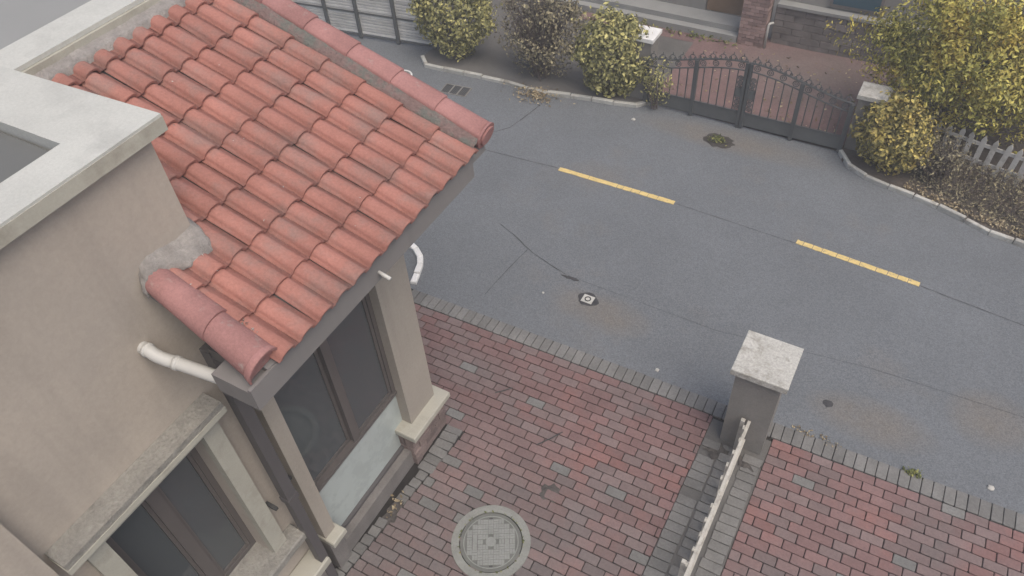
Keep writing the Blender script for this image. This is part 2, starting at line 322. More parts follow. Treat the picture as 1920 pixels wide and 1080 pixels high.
# ------------------------------------------------------------------ brick paving
def brick_mesh(name, l, w, m, seed=0):
    r_ = random.Random(seed); mb = MB(); c = 0.0035; v = []
    base = [(-l / 2, -w / 2), (l / 2, -w / 2), (l / 2, w / 2), (-l / 2, w / 2)]
    def rounded(ins, z):
        out = []
        for i, (x, y) in enumerate(base):
            sx = 1 if x > 0 else -1; sy = 1 if y > 0 else -1; k = 0.004 + r_.uniform(0, 0.007)
            X = x - sx * ins; Y = y - sy * ins
            p1, p2 = (X - sx * k, Y), (X, Y - sy * k)
            out += ([p2, p1] if sx * sy > 0 else [p1, p2])
        return [(a, b, z) for a, b in out]
    r_ = random.Random(seed); A = rounded(0, -0.05); r_ = random.Random(seed); B = rounded(0, -c); r_ = random.Random(seed); Cc = rounded(c, 0)
    n = 8; mb.add(A + B + Cc, [tuple(range(2 * n, 3 * n))] + [(k * n + i, k * n + (i + 1) % n, (k + 1) * n + (i + 1) % n, (k + 1) * n + i) for k in (0, 1) for i in range(n)])
    return mb
PITCH, ROW = 0.2160, 0.1100
def cam_px(x, y, z=0.0):
    p = Vector((x, y, z - CZ)); dz = p.dot(fwd); return 960 + 1455.28 * p.dot(right) / dz, 540 - 1455.28 * p.dot(up) / dz
def seen(x, y):
    u, v = cam_px(x, y); return -40 < u < 1960 and -40 < v < 1120
def lay(parent, items, singles=300):
    """items: (x, y, length, width, material, rot). Those nearest the camera become bricks of their own, the rest one joined part."""
    r_ = random.Random(len(items)); cache = {}
    items.sort(key=lambda t: (t[0] ** 2 + t[1] ** 2))
    vis = [t for t in items if seen(t[0], t[1])]; rest = [t for t in items if not seen(t[0], t[1])]
    rest += vis[singles:]; vis = vis[:singles]
    def place(t):
        return (Vector((t[0], t[1], 0.012 + r_.uniform(-0.004, 0.004))), (r_.gauss(0, 0.010), r_.gauss(0, 0.008), t[5] + r_.gauss(0, 0.009)))
    for t in vis:
        key = (round(t[2], 2), round(t[3], 2), t[4], r_.randrange(4))
        if key not in cache: cache[key] = brick_mesh('brick', t[2], t[3], t[4], key[3]).mesh('brick', t[4])
        loc, rot = place(t); o = link('brick', cache[key], parent, loc, rot)
    groups = {}
    for t in rest: groups.setdefault(t[4], []).append(t)
    from mathutils import Euler
    for m_, ts in groups.items():
        mb = MB()
        for t in ts:
            b = brick_mesh('brick', t[2], t[3], t[4], r_.randrange(4)); loc, rot = place(t); M = Matrix.Translation(loc) @ Euler(rot).to_matrix().to_4x4()
            mb.add([M @ Vector(p) for p in b.v], b.f)
        tag(mb.build('bricks', m_, parent), kind='stuff')
def holes(x, y):
    for cx, cy, rx, ry in ((-2.28, 2.80, 0.36, 0.35),): 
        if ((x - cx) / rx) ** 2 + ((y - cy) / ry) ** 2 < 1: return True
    return False
def field(x0, x1, ybot, ytop_in, xlo=None):
    out = []; k = 0
    nrows = int((ytop_in(x0) - ybot) / ROW)
    for k in range(nrows):
        off = (PITCH / 2 if k % 2 else 0)
        L = xlo(ytop_in(x0) - (k + 0.5) * ROW) if xlo else x0
        x = L + (off if off else PITCH)
        starts = [L]
        while x < x1 - 0.03: starts.append(x); x += PITCH
        starts.append(x1)
        for a, b in zip(starts[:-1], starts[1:]):
            if b - a < 0.045: continue
            cx = (a + b) / 2; cy = ytop_in(cx) - (k + 0.5) * ROW
            if holes(cx, cy): continue
            out.append((cx, cy, b - a - 0.009, ROW - 0.009, pick(cx, cy), 0.0195))
    return out
def pulled(x, y): return any((x - a) ** 2 + (y - b) ** 2 < c * c for a, b, c in ((-1.92, 3.55, 0.06), (-0.93, 2.85, 0.09), (-2.03, 3.62, 0.05)))
def pick(x, y):
    g = grey_at(x, y); q = random.random(); return 'grey_brick' if q < g * 0.07 else 'pink_brick' if q < 0.30 else 'red_brick'
def grey_at(x, y):
    g = 0.42
    if x < -0.3:
        g = 0.10 + 0.75 * max(0, min(1, (-2.35 - x) / 0.7)) * max(0, min(1, (3.9 - y) / 0.6)) + 0.62 * max(0, min(1, (4.4 - y) / 1.2))
    elif 1.35 < x < 1.75: g = 0.6
    return g
yin = lambda x: yk(x) - 0.215
def xlo(y): return -3.385 + 0.095 * (y - 1.95) if y < 3.83 else -4.95
left_court = MB().prism([(-5.0, -4), (-0.42, -4), (-0.42, yk(-0.42)), (-5.0, yk(-5.0))], -0.10, -0.012).build('courtyard_left', 'joint_sand'); tag(left_court, kind='structure')
right_court = MB().prism([(-0.418, -4), (8, -4), (8, yk(8)), (-0.418, yk(-0.418))], -0.10, -0.012).build('courtyard_right', 'joint_sand'); tag(right_court, kind='structure')
items = field(-3.385, -0.80, 1.3, yin, xlo)
y = 1.35
while y < 3.84:                                   # cut grey bricks along the foot of the house
    if not (2.45 < y < 2.72): items.append((-3.452 + 0.095 * (y - 1.95) if y < 3.2 else -3.34, y, (0.12 if y < 3.2 else 0.20) + random.uniform(-0.015, 0.0), ROW - 0.009, 'grey_brick', 0.02 + random.uniform(-0.05, 0.05)))
    y += ROW
y = 1.5
while y < 4.98:                                   # grey headers beside the fence
    if random.random() > 0.06: items.append((-0.70, y, 0.20 + random.uniform(-0.02, 0.0), ROW - 0.008, 'grey_brick', 0.02 + random.uniform(-0.025, 0.025)))
    if random.random() > 0.04: items.append((-0.505, y + 0.01, 0.17 + random.uniform(-0.03, 0.0), ROW - 0.009, 'grey_brick', 0.02 + random.uniform(-0.03, 0.03)))
    y += ROW
lay(left_court, items, 290)
items = field(-0.13, 3.2, 1.3, yin); y = 1.5
while y < 4.98:
    if random.random() > 0.05: items.append((-0.245, y, 0.205 + random.uniform(-0.03, 0.01), ROW - 0.008, 'grey_brick', 0.02 + random.uniform(-0.04, 0.04)))
    y += ROW
lay(right_court, items, 290)
border = MB().prism([(-5.0, yk(-5) - 0.2), (5, yk(5) - 0.2), (5, yk(5)), (-5, yk(-5))], -0.1, -0.009).build('paving_border', 'joint_sand'); tag(border, kind='structure')
items = []; x = -4.95
while x < 4.5:
    if not (-0.60 < x < -0.24): items.append((x, yk(x) - 0.105, ROW - 0.0075, 0.202, 'grey_brick', 0.0195))
    x += ROW
lay(border, items, 290)
tag(MB().sheet([(-0.80, 1.0), (-0.13, 1.0), (-0.13, 5.25), (-0.80, 5.25)], -0.004).build('soil_strip', 'grey_soil', left_court), kind='structure')
dirt = [((-3.36, 2.60), 0.07, 0.17, 3), ((-2.0, 3.57), 0.13, 0.10, 8), ((-0.9, 2.86), 0.12, 0.09, 9), ((-0.62, 4.85), 0.12, 0.10, 10), ((-0.28, 4.86), 0.14, 0.07, 11), ((-0.50, 2.9), 0.05, 0.16, 13)]
for c, rx, ry, sd in dirt:
    MB().sheet(jitter_poly(c, rx, ry, 22, 0.35, sd), 0.013).build('dirt_patch', 'dry_dirt', left_court if c[0] < -0.42 else right_court)

# ------------------------------------------------------------------ the house with the tiled roof
house = thing('house', 'beige stucco house with red barrel tile roof over a glazed bay', 'house')
XW = -3.65
w = MB()
wy0, wy1, wz0, wz1 = 0.56, 1.43, 1.08, 2.94
w.box(-3.9, XW, -3.0, wy0, 0, 5.06).box(-3.9, XW, wy0, wy1, 0, wz0).box(-3.9, XW, wy0, wy1, wz1, 5.06).box(-3.9, XW, wy1, 2.083, 0, 5.06)
w.box(-5.3, -3.9, 1.78, 2.083, 3.0, 5.06)
w.build('wall', 'stucco', house)
MB().box(XW, -3.53, -3.0, 0.26, 0, 4.4).build('wall_projection', 'stucco', house)
MB().box(-5.25, -3.9, 3.45, 3.70, 0, 4.25).box(-5.5, -5.25, 2.0, 3.70, 0, 4.4).build('wall', 'stucco', house)
# coping of the terrace parapet: L-shaped slab, with a bright cast edge
cp = MB().prism([(-3.575, -3.0), (-3.575, 2.165), (-5.25, 2.10), (-5.25, 1.705), (-3.86, 1.725), (-3.86, -3.0)], 5.062, 5.165).build('parapet_coping', 'coping', house)
MB().box(-3.59, -3.572, -3.0, 2.168, 5.058, 5.148).build('coping_edge', 'trim', house)
MB().box(-5.24, -3.862, -3.0, 1.70, 5.064, 5.10).build('terrace_floor', 'terrace_dark', house)
MB().box(-5.50, -5.15, 2.112, 5.2, 4.3, 4.94).build('parapet', 'trim', house)
MB().box(-5.50, -5.175, 2.114, 5.2, 4.942, 4.975).build('parapet_coping', 'coping', house)
MB().box(-9.5, -5.502, -1.0, 5.2, 4.6, 4.86).build('flat_roof', 'terrace_light', house)
# window in the long wall
tr = MB().box(XW + 0.001, -3.47, 0.30, 1.62, 3.135, 3.19).build('lintel', 'rough_cement', house)
MB().box(XW + 0.001, -3.465, 0.295, 1.625, 3.085, 3.134).build('lintel_moulding', 'trim', tr)
MB().box(XW + 0.001, -3.53, 0.36, 1.595, 3.0, 3.083).build('lintel_moulding', 'trim', tr)
MB().box(XW + 0.001, -3.57, 0.425, 1.575, 2.94, 2.998).build('lintel_moulding', 'trim', tr)
for a, b in ((0.425, 0.56), (1.43, 1.575)):
    MB().box(XW - 0.0, -3.572, a, b, 1.09, 2.938).build('window_jamb', 'trim', house)
MB().box(-3.84, -3.47, 0.28, 1.71, 1.0, 1.088, 0.012).build('window_sill', 'rough_cement', house)
MB().box(XW + 0.001, -3.42, -1.0, 1.775, 0.40, 0.50, 0.012).build('plinth_ledge', 'trim', house)
MB().box(XW + 0.001, -3.46, -1.0, 1.765, 0, 0.398).build('plinth', 'base_concrete', house)
win = MB().box(-3.86, -3.80, wy0, wy1, wz1 - 0.055, wz1).box(-3.86, -3.80, wy0, wy1, wz0 + 0.01, wz0 + 0.06).box(-3.86, -3.80, wy0, wy0 + 0.05, wz0 + 0.06, wz1 - 0.055).box(-3.86, -3.80, wy1 - 0.05, wy1, wz0 + 0.06, wz1 - 0.055)
win = win.build('window', 'window_frame', house)
MB().box(-3.85, -3.79, 0.945, 1.045, wz0 + 0.061, wz1 - 0.056).build('mullion', 'window_frame', win)
for a, b in ((0.61, 0.945), (1.045, 1.38)):
    s_ = MB().box(-3.842, -3.81, a, a + 0.03, wz0 + 0.06, wz1 - 0.056).box(-3.842, -3.81, b - 0.03, b, wz0 + 0.06, wz1 - 0.056).box(-3.842, -3.81, a + 0.03, b - 0.03, wz0 + 0.06, wz0 + 0.095).box(-3.842, -3.81, a + 0.03, b - 0.03, wz1 - 0.09, wz1 - 0.056)
    s_.build('sash', 'window_frame', win)
    MB().box(-3.835, -3.825, a + 0.031, b - 0.031, wz0 + 0.096, wz1 - 0.091).build('pane', 'glass', win)
# bay: column, pilaster, header, glazing
colo = MB().box(-3.95, -3.50, 3.315, 3.745, 0.622, 3.9).build('column', 'column_stucco', house)
MB().box(-3.66, -3.365, 3.17, 3.85, 0.545, 0.62, 0.008).build('column_cap_slab', 'trim', house)
pl = MB().box(-3.95, -3.475, 3.215, 3.80, 0, 0.543).build('column_plinth', 'far_mortar', house)
for k in range(5):
    z = 0.008 + k * 0.107; ys = [3.2, 3.42, 3.62, 3.815] if k % 2 else [3.2, 3.31, 3.52, 3.70, 3.815]
    for a, b in zip(ys[:-1], ys[1:]):
        MB().box(-3.55, -3.455 + random.uniform(-0.012, 0.012), a + 0.004, b - 0.004, z, z + 0.10, 0.006).build('stone', 'plinth_brick', pl)
    MB().box(-3.80, -3.56, 3.198 + random.uniform(-0.006, 0.004), 3.25, z, z + 0.10, 0.006).build('stone', 'plinth_brick', pl)
MB().box(-3.9, -3.50, 1.87, 2.01, 0.622, 3.9).build('pilaster', 'column_stucco', house)
MB().box(-3.66, -3.40, 1.855, 2.045, 0.545, 0.62, 0.01).build('pilaster_base', 'trim', house)
MB().box(-3.66, -3.47, 1.86, 2.03, 0, 0.543).build('pilaster_plinth', 'base_concrete', house)
MB().box(-3.9, -3.54, 2.012, 3.313, 2.86, 3.9).build('header', 'column_stucco', house)
MB().box(-3.72, -3.50, 2.032, 3.213, 0, 0.245).build('bay_base', 'base_concrete', house)
MB().box(-3.70, -3.585, 2.012, 3.313, 0.247, 0.29).build('glazing_track', 'brown_pipe', house)
MB().box(-3.66, -3.62, 2.012, 3.313, 0.292, 1.12).build('marble_panel', 'marble_panel', house)
bw = MB().box(-3.69, -3.585, 2.012, 3.313, 1.122, 1.165).box(-3.69, -3.60, 2.012, 2.05, 1.166, 2.858).box(-3.69, -3.60, 3.265, 3.313, 1.166, 2.858).box(-3.69, -3.60, 2.05, 3.265, 2.80, 2.858).build('bay_window', 'window_frame', house)
MB().box(-3.685, -3.595, 2.63, 2.70, 1.166, 2.799).build('mullion', 'window_frame', bw)
for a, b, x in ((2.051, 2.629, -3.66), (2.701, 3.264, -3.625)):
    MB().box(x - 0.01, x + 0.012, a, a + 0.035, 1.167, 2.798).box(x - 0.01, x + 0.012, b - 0.035, b, 1.167, 2.798).box(x - 0.01, x + 0.012, a + 0.035, b - 0.035, 1.167, 1.215).build('sash', 'window_frame', bw)
    MB().box(x - 0.006, x + 0.001, a + 0.036, b - 0.036, 1.216, 2.798).build('pane', 'glass', bw)
# eave beam, soffit slab and pipes
XE, Z0, TP = -2.76, 3.956, math.tan(R(20))
def zr(x): return Z0 + (XE - x) * TP
MB().box(-3.10, -2.80, 1.475, 3.94, 3.735, 3.90).hex([(-2.80, 1.475, 3.735), (-2.775, 1.475, 3.735), (-2.775, 3.94, 3.72), (-2.80, 3.94, 3.72), (-2.80, 1.475, 3.925), (-2.775, 1.475, 3.925), (-2.775, 3.94, 3.925), (-2.80, 3.94, 3.925)]).build('eave_beam', 'dark_grey_paint', house)
roof = bpy.data.objects.new('roof', None); COL.objects.link(roof); roof.parent = house
def slab(x0, x1, y0, y1, lo, hi):
    return [(x1, y0, zr(x1) - lo), (x0, y0, zr(x0) - lo), (x0, y1, zr(x0) - lo), (x1, y1, zr(x1) - lo), (x1, y0, zr(x1) - hi), (x0, y0, zr(x0) - hi), (x0, y1, zr(x0) - hi), (x1, y1, zr(x1) - hi)]
MB().hex(slab(-2.79, -3.648, 1.64, 4.15, 0.14, 0.035)).hex(slab(-3.648, -5.21, 2.085, 4.15, 0.14, 0.035)).build('roof_deck', 'dark_grey_paint', roof)
# barrel tile: hump and pan, its lower end lifted over the next course
def tile_mesh():
    W, Lh = 0.1757, 0.375; prof = []
    for k in range(9): a = math.pi * k / 8; prof.append((-0.064 * math.cos(a), 0.050 * math.sin(a) ** 0.8))
    prof = [(-0.082, 0.0)] + prof + [(0.094, 0.0)]
    v = []; n = len(prof)
    for u, lift, sc in ((0.0, 0.028, 1.0), (-Lh, 0.0, 0.93)):
        v += [(u, a * sc if abs(a) < 0.075 else a, b * sc + lift) for a, b in prof]
        v += [(u, a * sc * (0.80 if abs(a) < 0.075 else 1), max(b * sc - 0.012, -0.004) + lift - 0.004) for a, b in prof]
    f = []
    for i in range(n - 1):
        f.append((i, i + 1, 2 * n + i + 1, 2 * n + i)); f.append((n + i + 1, n + i, 3 * n + i, 3 * n + i + 1)); f.append((i + 1, i, n + i, n + i + 1))
    f += [(0, 2 * n, 3 * n, n), (n - 1, 2 * n - 1, 4 * n - 1, 3 * n - 1)]
    me = MB().add(v, f).mesh('roof_tile', 'roof_tile'); 
    for i, p in enumerate(me.polygons): p.use_smooth = (len(p.vertices) == 4 and abs(p.normal.x) < 0.6)
    return me
tm = tile_mesh(); rt = random.Random(3)
for c in range(13):
    y = 1.775 + c * 0.1757
    for k in range(8):
        x = XE - k * 0.32
        if y < 2.02 and k > 2: continue
        link('roof_tile', tm, roof, (x + rt.uniform(-0.006, 0.006) + 0.02, y + rt.uniform(-0.003, 0.003), zr(x + 0.02) - 0.01), (rt.gauss(0, 0.022), R(20) + rt.gauss(0, 0.008), rt.gauss(0, 0.014)))
def barrel(name, x0, x1, y0, y1, k0, k1, m, prof, lift=0.0, dz1=0.012):
    """verge tile running down the slope from x0 (upper) to x1 (lower); prof is its cross-section, k0/k1 the scale at either end"""
    n = len(prof); v = []
    for x, y, k, dz in ((x0, y0, k0, 0.0), (x1, y1, k1, dz1)):
        v += [(x + 0.30 * b * k, y + a * k, zr(x) + lift + dz + b * k) for a, b in prof]
    for x, y, k, dz in ((x0, y0, k0, 0.0), (x1, y1, k1, dz1)):
        v += [(x + 0.30 * b * k * 0.88, y + a * k * 0.88, zr(x) + lift + dz + b * k * 0.88 - 0.004) for a, b in prof]
    f = [(k, k + 1, n + k + 1, n + k) for k in range(n - 1)] + [(2 * n + k, 3 * n + k, 3 * n + k + 1, 2 * n + k + 1) for k in range(n - 1)] + [(n + k, n + k + 1, 3 * n + k + 1, 3 * n + k) for k in range(n - 1)]
    o = MB().add(v, f).build(name, m, roof)
    for p_ in o.data.polygons: p_.use_smooth = abs(p_.normal.x) < 0.75
    return o
half = [(-0.12 * math.cos(R(-22 + 214 * k / 16)), 0.115 * math.sin(R(-22 + 214 * k / 16))) for k in range(17)]
barrel('verge_tile', -3.62, -3.15, 1.705, 1.668, 0.76, 0.93, 'verge_tile', half)
barrel('verge_tile', -3.22, -2.80, 1.672, 1.632, 0.84, 1.0, 'verge_tile', half)
barrel('verge_lip', -2.835, -2.785, 1.632, 1.628, 1.0, 1.09, 'verge_tile', half, 0.008, 0.006)
def end_disc(x, y, kk, z, prof, m, thick=0.02):
    n = len(prof); v = [(x + q + 0.3 * b * kk, y + a * kk, z + b * kk) for q in (0, thick) for a, b in prof]
    return MB().add(v, [tuple(range(n)), tuple(range(2 * n - 1, n - 1, -1))] + [(i, (i + 1) % n, n + (i + 1) % n, n + i) for i in range(n)]).build('verge_end', m, roof)
end_disc(-2.835, 1.632, 0.97, zr(-2.83), half, 'verge_tile', 0.03)
ridge = [(-0.098, -0.03), (-0.096, 0.014), (-0.086, 0.030), (-0.045, 0.041), (0.0, 0.044), (0.05, 0.041), (0.088, 0.028), (0.102, -0.02)]
for k in range(7):
    x1 = XE - k * 0.385
    barrel('verge_tile', x1 - 0.43, x1, 4.125, 4.125, 0.95, 1.03, 'verge_tile', ridge, 0.055)
rnd_ = [(0.125 * math.cos(2 * math.pi * k / 22), 0.115 * math.sin(2 * math.pi * k / 22)) for k in range(22)]
end_disc(-2.775, 4.13, 0.92, zr(-2.77) + 0.03, rnd_, 'verge_tile', 0.02)
end_disc(-2.757, 4.13, 0.66, zr(-2.77) + 0.03, rnd_, 'verge_tile', 0.02)

# rough mortar strip beside the far verge, flashing at the head of the roof, fillet against the wall
def rough_strip(name, m, rows, parent, sd):
    """rows of points; jitters them a little for a hand-laid surface"""
    r_ = random.Random(sd); n = len(rows[0]); v = []
    for rw in rows: v += [(p[0] + r_.uniform(-.007, .007), p[1] + r_.uniform(-.007, .007), p[2] + r_.uniform(-.004, .004)) for p in rw]
    f = [(i * n + k, i * n + k + 1, (i + 1) * n + k + 1, (i + 1) * n + k) for i in range(len(rows) - 1) for k in range(n - 1)]
    return MB().add(v, f).build(name, m, parent, smooth=True)
xs = np.linspace(-2.76, -5.2, 46)
rough_strip('mortar_strip', 'verge_mortar', [[(x, yy, zr(x) + dz) for x in xs] for yy, dz in ((3.935, -0.02), (3.945, 0.022), (3.965, 0.040), (3.99, 0.055), (4.02, 0.066), (4.05, 0.075), (4.09, 0.05))], roof, 5)
ys = np.linspace(2.1, 4.1, 40)
rough_strip('flashing', 'mortar', [[(x, yy, zr(x) + dz) for yy in ys] for x, dz in ((-5.068, -0.03), (-5.070, 0.062), (-5.10, 0.066), (-5.13, 0.068), (-5.155, 0.070))], roof, 6)
fl = [[(-3.66, 1.63, 4.22), (-3.66, 1.65, 4.35), (-3.66, 1.72, 4.41), (-3.66, 1.84, 4.40), (-3.66, 1.97, 4.37), (-3.66, 2.085, 4.39), (-3.74, 2.09, 4.44)],
      [(-3.625, 1.60, 4.22), (-3.62, 1.625, 4.33), (-3.62, 1.70, 4.385), (-3.61, 1.83, 4.365), (-3.59, 1.95, 4.345), (-3.60, 2.10, 4.35), (-3.73, 2.115, 4.41)],
      [(-3.60, 1.595, 4.22), (-3.59, 1.62, 4.31), (-3.575, 1.69, 4.365), (-3.56, 1.80, 4.335), (-3.51, 1.90, 4.31), (-3.53, 2.08, 4.315), (-3.71, 2.13, 4.37)],
      [(-3.60, 1.60, 4.18), (-3.585, 1.625, 4.27), (-3.57, 1.69, 4.32), (-3.55, 1.80, 4.27), (-3.495, 1.91, 4.25), (-3.52, 2.09, 4.25), (-3.71, 2.14, 4.31)]]
rough_strip('mortar_fillet', 'mortar', [smooth_curve(q, 5) for q in fl], roof, 9)
# pipes on the house
MB().tube(smooth_curve([(-3.66, 1.44, 3.885), (-3.60, 1.44, 3.88), (-3.555, 1.445, 3.85), (-3.50, 1.465, 3.815), (-3.42, 1.485, 3.80), (-3.09, 1.54, 3.765)], 6), 0.042, 14).build('drain_pipe', 'white_plastic', house, True)
dpw = house.children[-1]
MB().tube([(-3.625, 1.44, 3.883), (-3.60, 1.44, 3.88)], 0.048, 14).build('pipe_collar', 'white_plastic', dpw, True)
MB().tube([(-3.455, 1.477, 3.806), (-3.425, 1.484, 3.801)], 0.048, 14).build('pipe_collar', 'white_plastic', dpw, True)
dp = MB().box(-3.53, -3.44, 1.69, 1.79, 1.66, 3.66).box(-3.525, -3.445, 1.695, 1.785, 0.02, 1.66).box(-3.44, -3.0, 1.70, 1.78, 3.60, 3.70).build('downpipe', 'brown_pipe', house)
MB().box(-3.537, -3.433, 1.683, 1.797, 1.63, 1.70).build('pipe_joint', 'brown_pipe', dp)
for z in (1.60, 1.74): MB().box(-3.65, -3.53, 1.60 if z < 1.7 else 1.80, 1.63 if z < 1.7 else 1.86, z, z + 0.03).build('pipe_bracket', 'dark_iron', dp)
MB().tube([(-2.82, 2.70, 3.80), (-2.67, 2.68, 3.79)], 0.014, 10).build('overflow_stub', 'white_plastic', house, True)

# ------------------------------------------------------------------ manhole and covers
mh = thing('manhole', 'round cast iron manhole cover with basket weave pattern set in brick paving', 'manhole cover', loc=(-2.28, 2.80, 0))
MB().ring((0, 0), 0.325, 0.405, -0.05, 0.022, 64).build('ring', 'manhole_ring', mh, loc=(0, 0, 0))
lid = MB().ring((0, 0), 0.0005, 0.315, -0.05, 0.016, 64).build('lid', 'lid_base', mh, loc=(0, 0, 0))  # body darker than the treads, gaps read as thin dark lines
MB().ring((0, 0), 0.272, 0.282, 0.0165, 0.0215, 64).build('lid_rim', 'cast_iron', lid, loc=(0, 0, 0))
pm = MB(); cs = 0.0545
for i in range(-5, 6):
    for j in range(-5, 6):
        cx, cy = i * cs, j * cs
        if math.hypot(cx, cy) > 0.248 or math.hypot(cx, cy) < 0.065 or (i == -3 and abs(j) < 2) or (i == 3 and abs(j) < 1): continue
        if (i + j) % 2: pm.box(cx - 0.0255, cx + 0.0255, cy - 0.0255, cy - 0.0015, 0.0162, 0.0215).box(cx - 0.0255, cx + 0.0255, cy + 0.0015, cy + 0.0255, 0.0162, 0.0215)
        else: pm.box(cx - 0.0255, cx - 0.0015, cy - 0.0255, cy + 0.0255, 0.0162, 0.0215).box(cx + 0.0015, cx + 0.0255, cy - 0.0255, cy + 0.0255, 0.0162, 0.0215)
tread = tag(pm.build('tread_pattern', 'cast_iron', lid, loc=(0, 0, 0)), kind='stuff'); lid.rotation_euler[2] = R(30)
MB().box(-3 * cs - 0.022, -3 * cs + 0.022, -1.5 * cs, 1.5 * cs, 0.0162, 0.0205).box(3 * cs - 0.022, 3 * cs + 0.022, -0.5 * cs, 0.5 * cs, 0.0162, 0.0205).build('name_plate', 'cast_iron', lid, loc=(0, 0, 0))
MB().ring((0, 0), 0.0005, 0.052, 0.0162, 0.022, 32).build('boss', 'cast_iron', lid, loc=(0, 0, 0))
for s_ in (-1, 1): MB().box(-0.018, 0.018, s_ * 0.255 - 0.008, s_ * 0.255 + 0.008, 0.0165, 0.018).build('lift_slot', 'dark_iron', lid, loc=(0, 0, 0))
dr = thing('valve_cover', 'small square valve cover with ring mark sunk in the asphalt', 'valve cover', loc=(-2.84, 6.27, 0))
MB().sheet(jitter_poly((0, 0), 0.14, 0.11, 14, 0.25, 6), 0.005).build('asphalt_collar', 'crack', dr, loc=(0, 0, 0))
fr = MB().box(-0.075, 0.075, -0.065, 0.065, 0.0052, 0.012).build('plate', 'kerb_stone', dr, loc=(0, 0, 0))
MB().ring((0, 0), 0.028, 0.044, 0.0121, 0.016, 24).build('ring', 'dark_iron', fr, loc=(0, 0, 0))
gr = thing('drain_grate', 'black iron storm drain grate in the road near the round shrub', 'drain grate', loc=(-7.08, 9.78, 0)); gr.rotation_euler[2] = R(6)
MB().box(-0.235, 0.235, -0.13, 0.13, 0.001, 0.004).build('pit', 'dark_iron', gr, loc=(0, 0, 0))
MB().box(-0.235, 0.235, -0.145, -0.13, 0.001, 0.012).box(-0.235, 0.235, 0.13, 0.145, 0.001, 0.012).box(-0.25, -0.235, -0.145, 0.145, 0.001, 0.012).box(0.235, 0.25, -0.145, 0.145, 0.001, 0.012).build('frame', 'pillar_body', gr, loc=(0, 0, 0))
for k in (-0.08, 0.08): MB().box(k - 0.012, k + 0.012, -0.129, 0.129, 0.0045, 0.012).build('divider', 'pillar_body', gr, loc=(0, 0, 0))
for k in range(15): 
    x = -0.215 + k * 0.0307
    if min(abs(x + 0.08), abs(x - 0.08)) > 0.018: MB().box(x - 0.006, x + 0.006, -0.129, 0.129, 0.0042, 0.009).build('bar', 'gate_iron', gr, loc=(0, 0, 0))
mr = thing('road_manhole', 'pale ringed manhole in the road beyond the far roof verge', 'manhole cover', loc=(-8.25, 9.78, 0))
MB().ring((0, 0), 0.17, 0.20, -0.02, 0.008, 40).build('ring', 'white_kerb', mr, loc=(0, 0, 0)); MB().ring((0, 0), 0.0005, 0.165, -0.02, 0.005, 40).build('lid', 'pillar_body', mr, loc=(0, 0, 0))
wh = thing('weedy_manhole', 'sunken manhole filled with soil and weeds in front of the iron gate', 'manhole', loc=(-2.46, 10.27, 0))
MB().sheet(jitter_poly((0, 0), 0.25, 0.17, 22, 0.15, 2), 0.004).build('soil_fill', 'damp_soil', wh, loc=(0, 0, 0))
n = 110; p = np.stack([RNG.normal(0, 0.07, n), RNG.normal(0, 0.05, n), np.abs(RNG.normal(0.02, 0.02, n)) + 0.01], 1)
link('weeds', leaf_mesh('weeds', 'weed_leaf', p, np.tile([0, 0, 1.0], (n, 1)), 0.05, RNG), wh, (0, 0, 0))['kind'] = 'stuff'

# ------------------------------------------------------------------ near pillar and picket fence
pil = thing('gate_pillar', 'stout grey square pillar with speckled white cap beside the road', 'pillar', loc=(-0.42, 5.25, 0))
MB().box(-0.225, 0.225, -0.225, 0.225, 0, 1.22).build('shaft', 'pillar_body', pil, loc=(0, 0, 0))
MB().box(-0.275, 0.285, -0.285, 0.285, 1.222, 1.30, 0.006).build('cap', 'pillar_cap', pil, loc=(0, 0, 0))
pf = thing('picket_fence', 'weathered white picket fence running from the pillar across the brick paving', 'fence', loc=(-0.42, 4.0, 0))
y = 5.0 - 4.0; FX = 0.0
for z in (0.18, 0.52): MB().box(0.012, 0.042, -2.4, 0.99, z, z + 0.045).build('rail', 'white_paint', pf, loc=(0, 0, 0))
pk = MB(); pk.add([(-0.012, -0.026, 0.02), (0.010, -0.026, 0.02), (0.010, 0.026, 0.02), (-0.012, 0.026, 0.02), (-0.012, -0.026, 0.555), (0.010, -0.026, 0.555), (0.010, 0.026, 0.555), (-0.012, 0.026, 0.555), (-0.012, 0, 0.59), (0.010, 0, 0.59)],
       [(3, 2, 1, 0), (0, 1, 5, 4), (2, 3, 7, 6), (0, 4, 8, 7, 3), (1, 2, 6, 9, 5), (4, 5, 9, 8), (6, 7, 8, 9)])
pkm = pk.mesh('picket', 'white_paint')
for k in range(21): link('picket', pkm, pf, (random.uniform(-0.004, 0.004), 0.90 - k * 0.165, 0), (0, random.gauss(0, 0.015), random.gauss(0, 0.03)))
for yy in (0.965, -0.75, -2.35): MB().box(-0.055, -0.014, yy - 0.02, yy + 0.02, 0, 0.58).build('post', 'white_paint', pf, loc=(0, 0, 0))

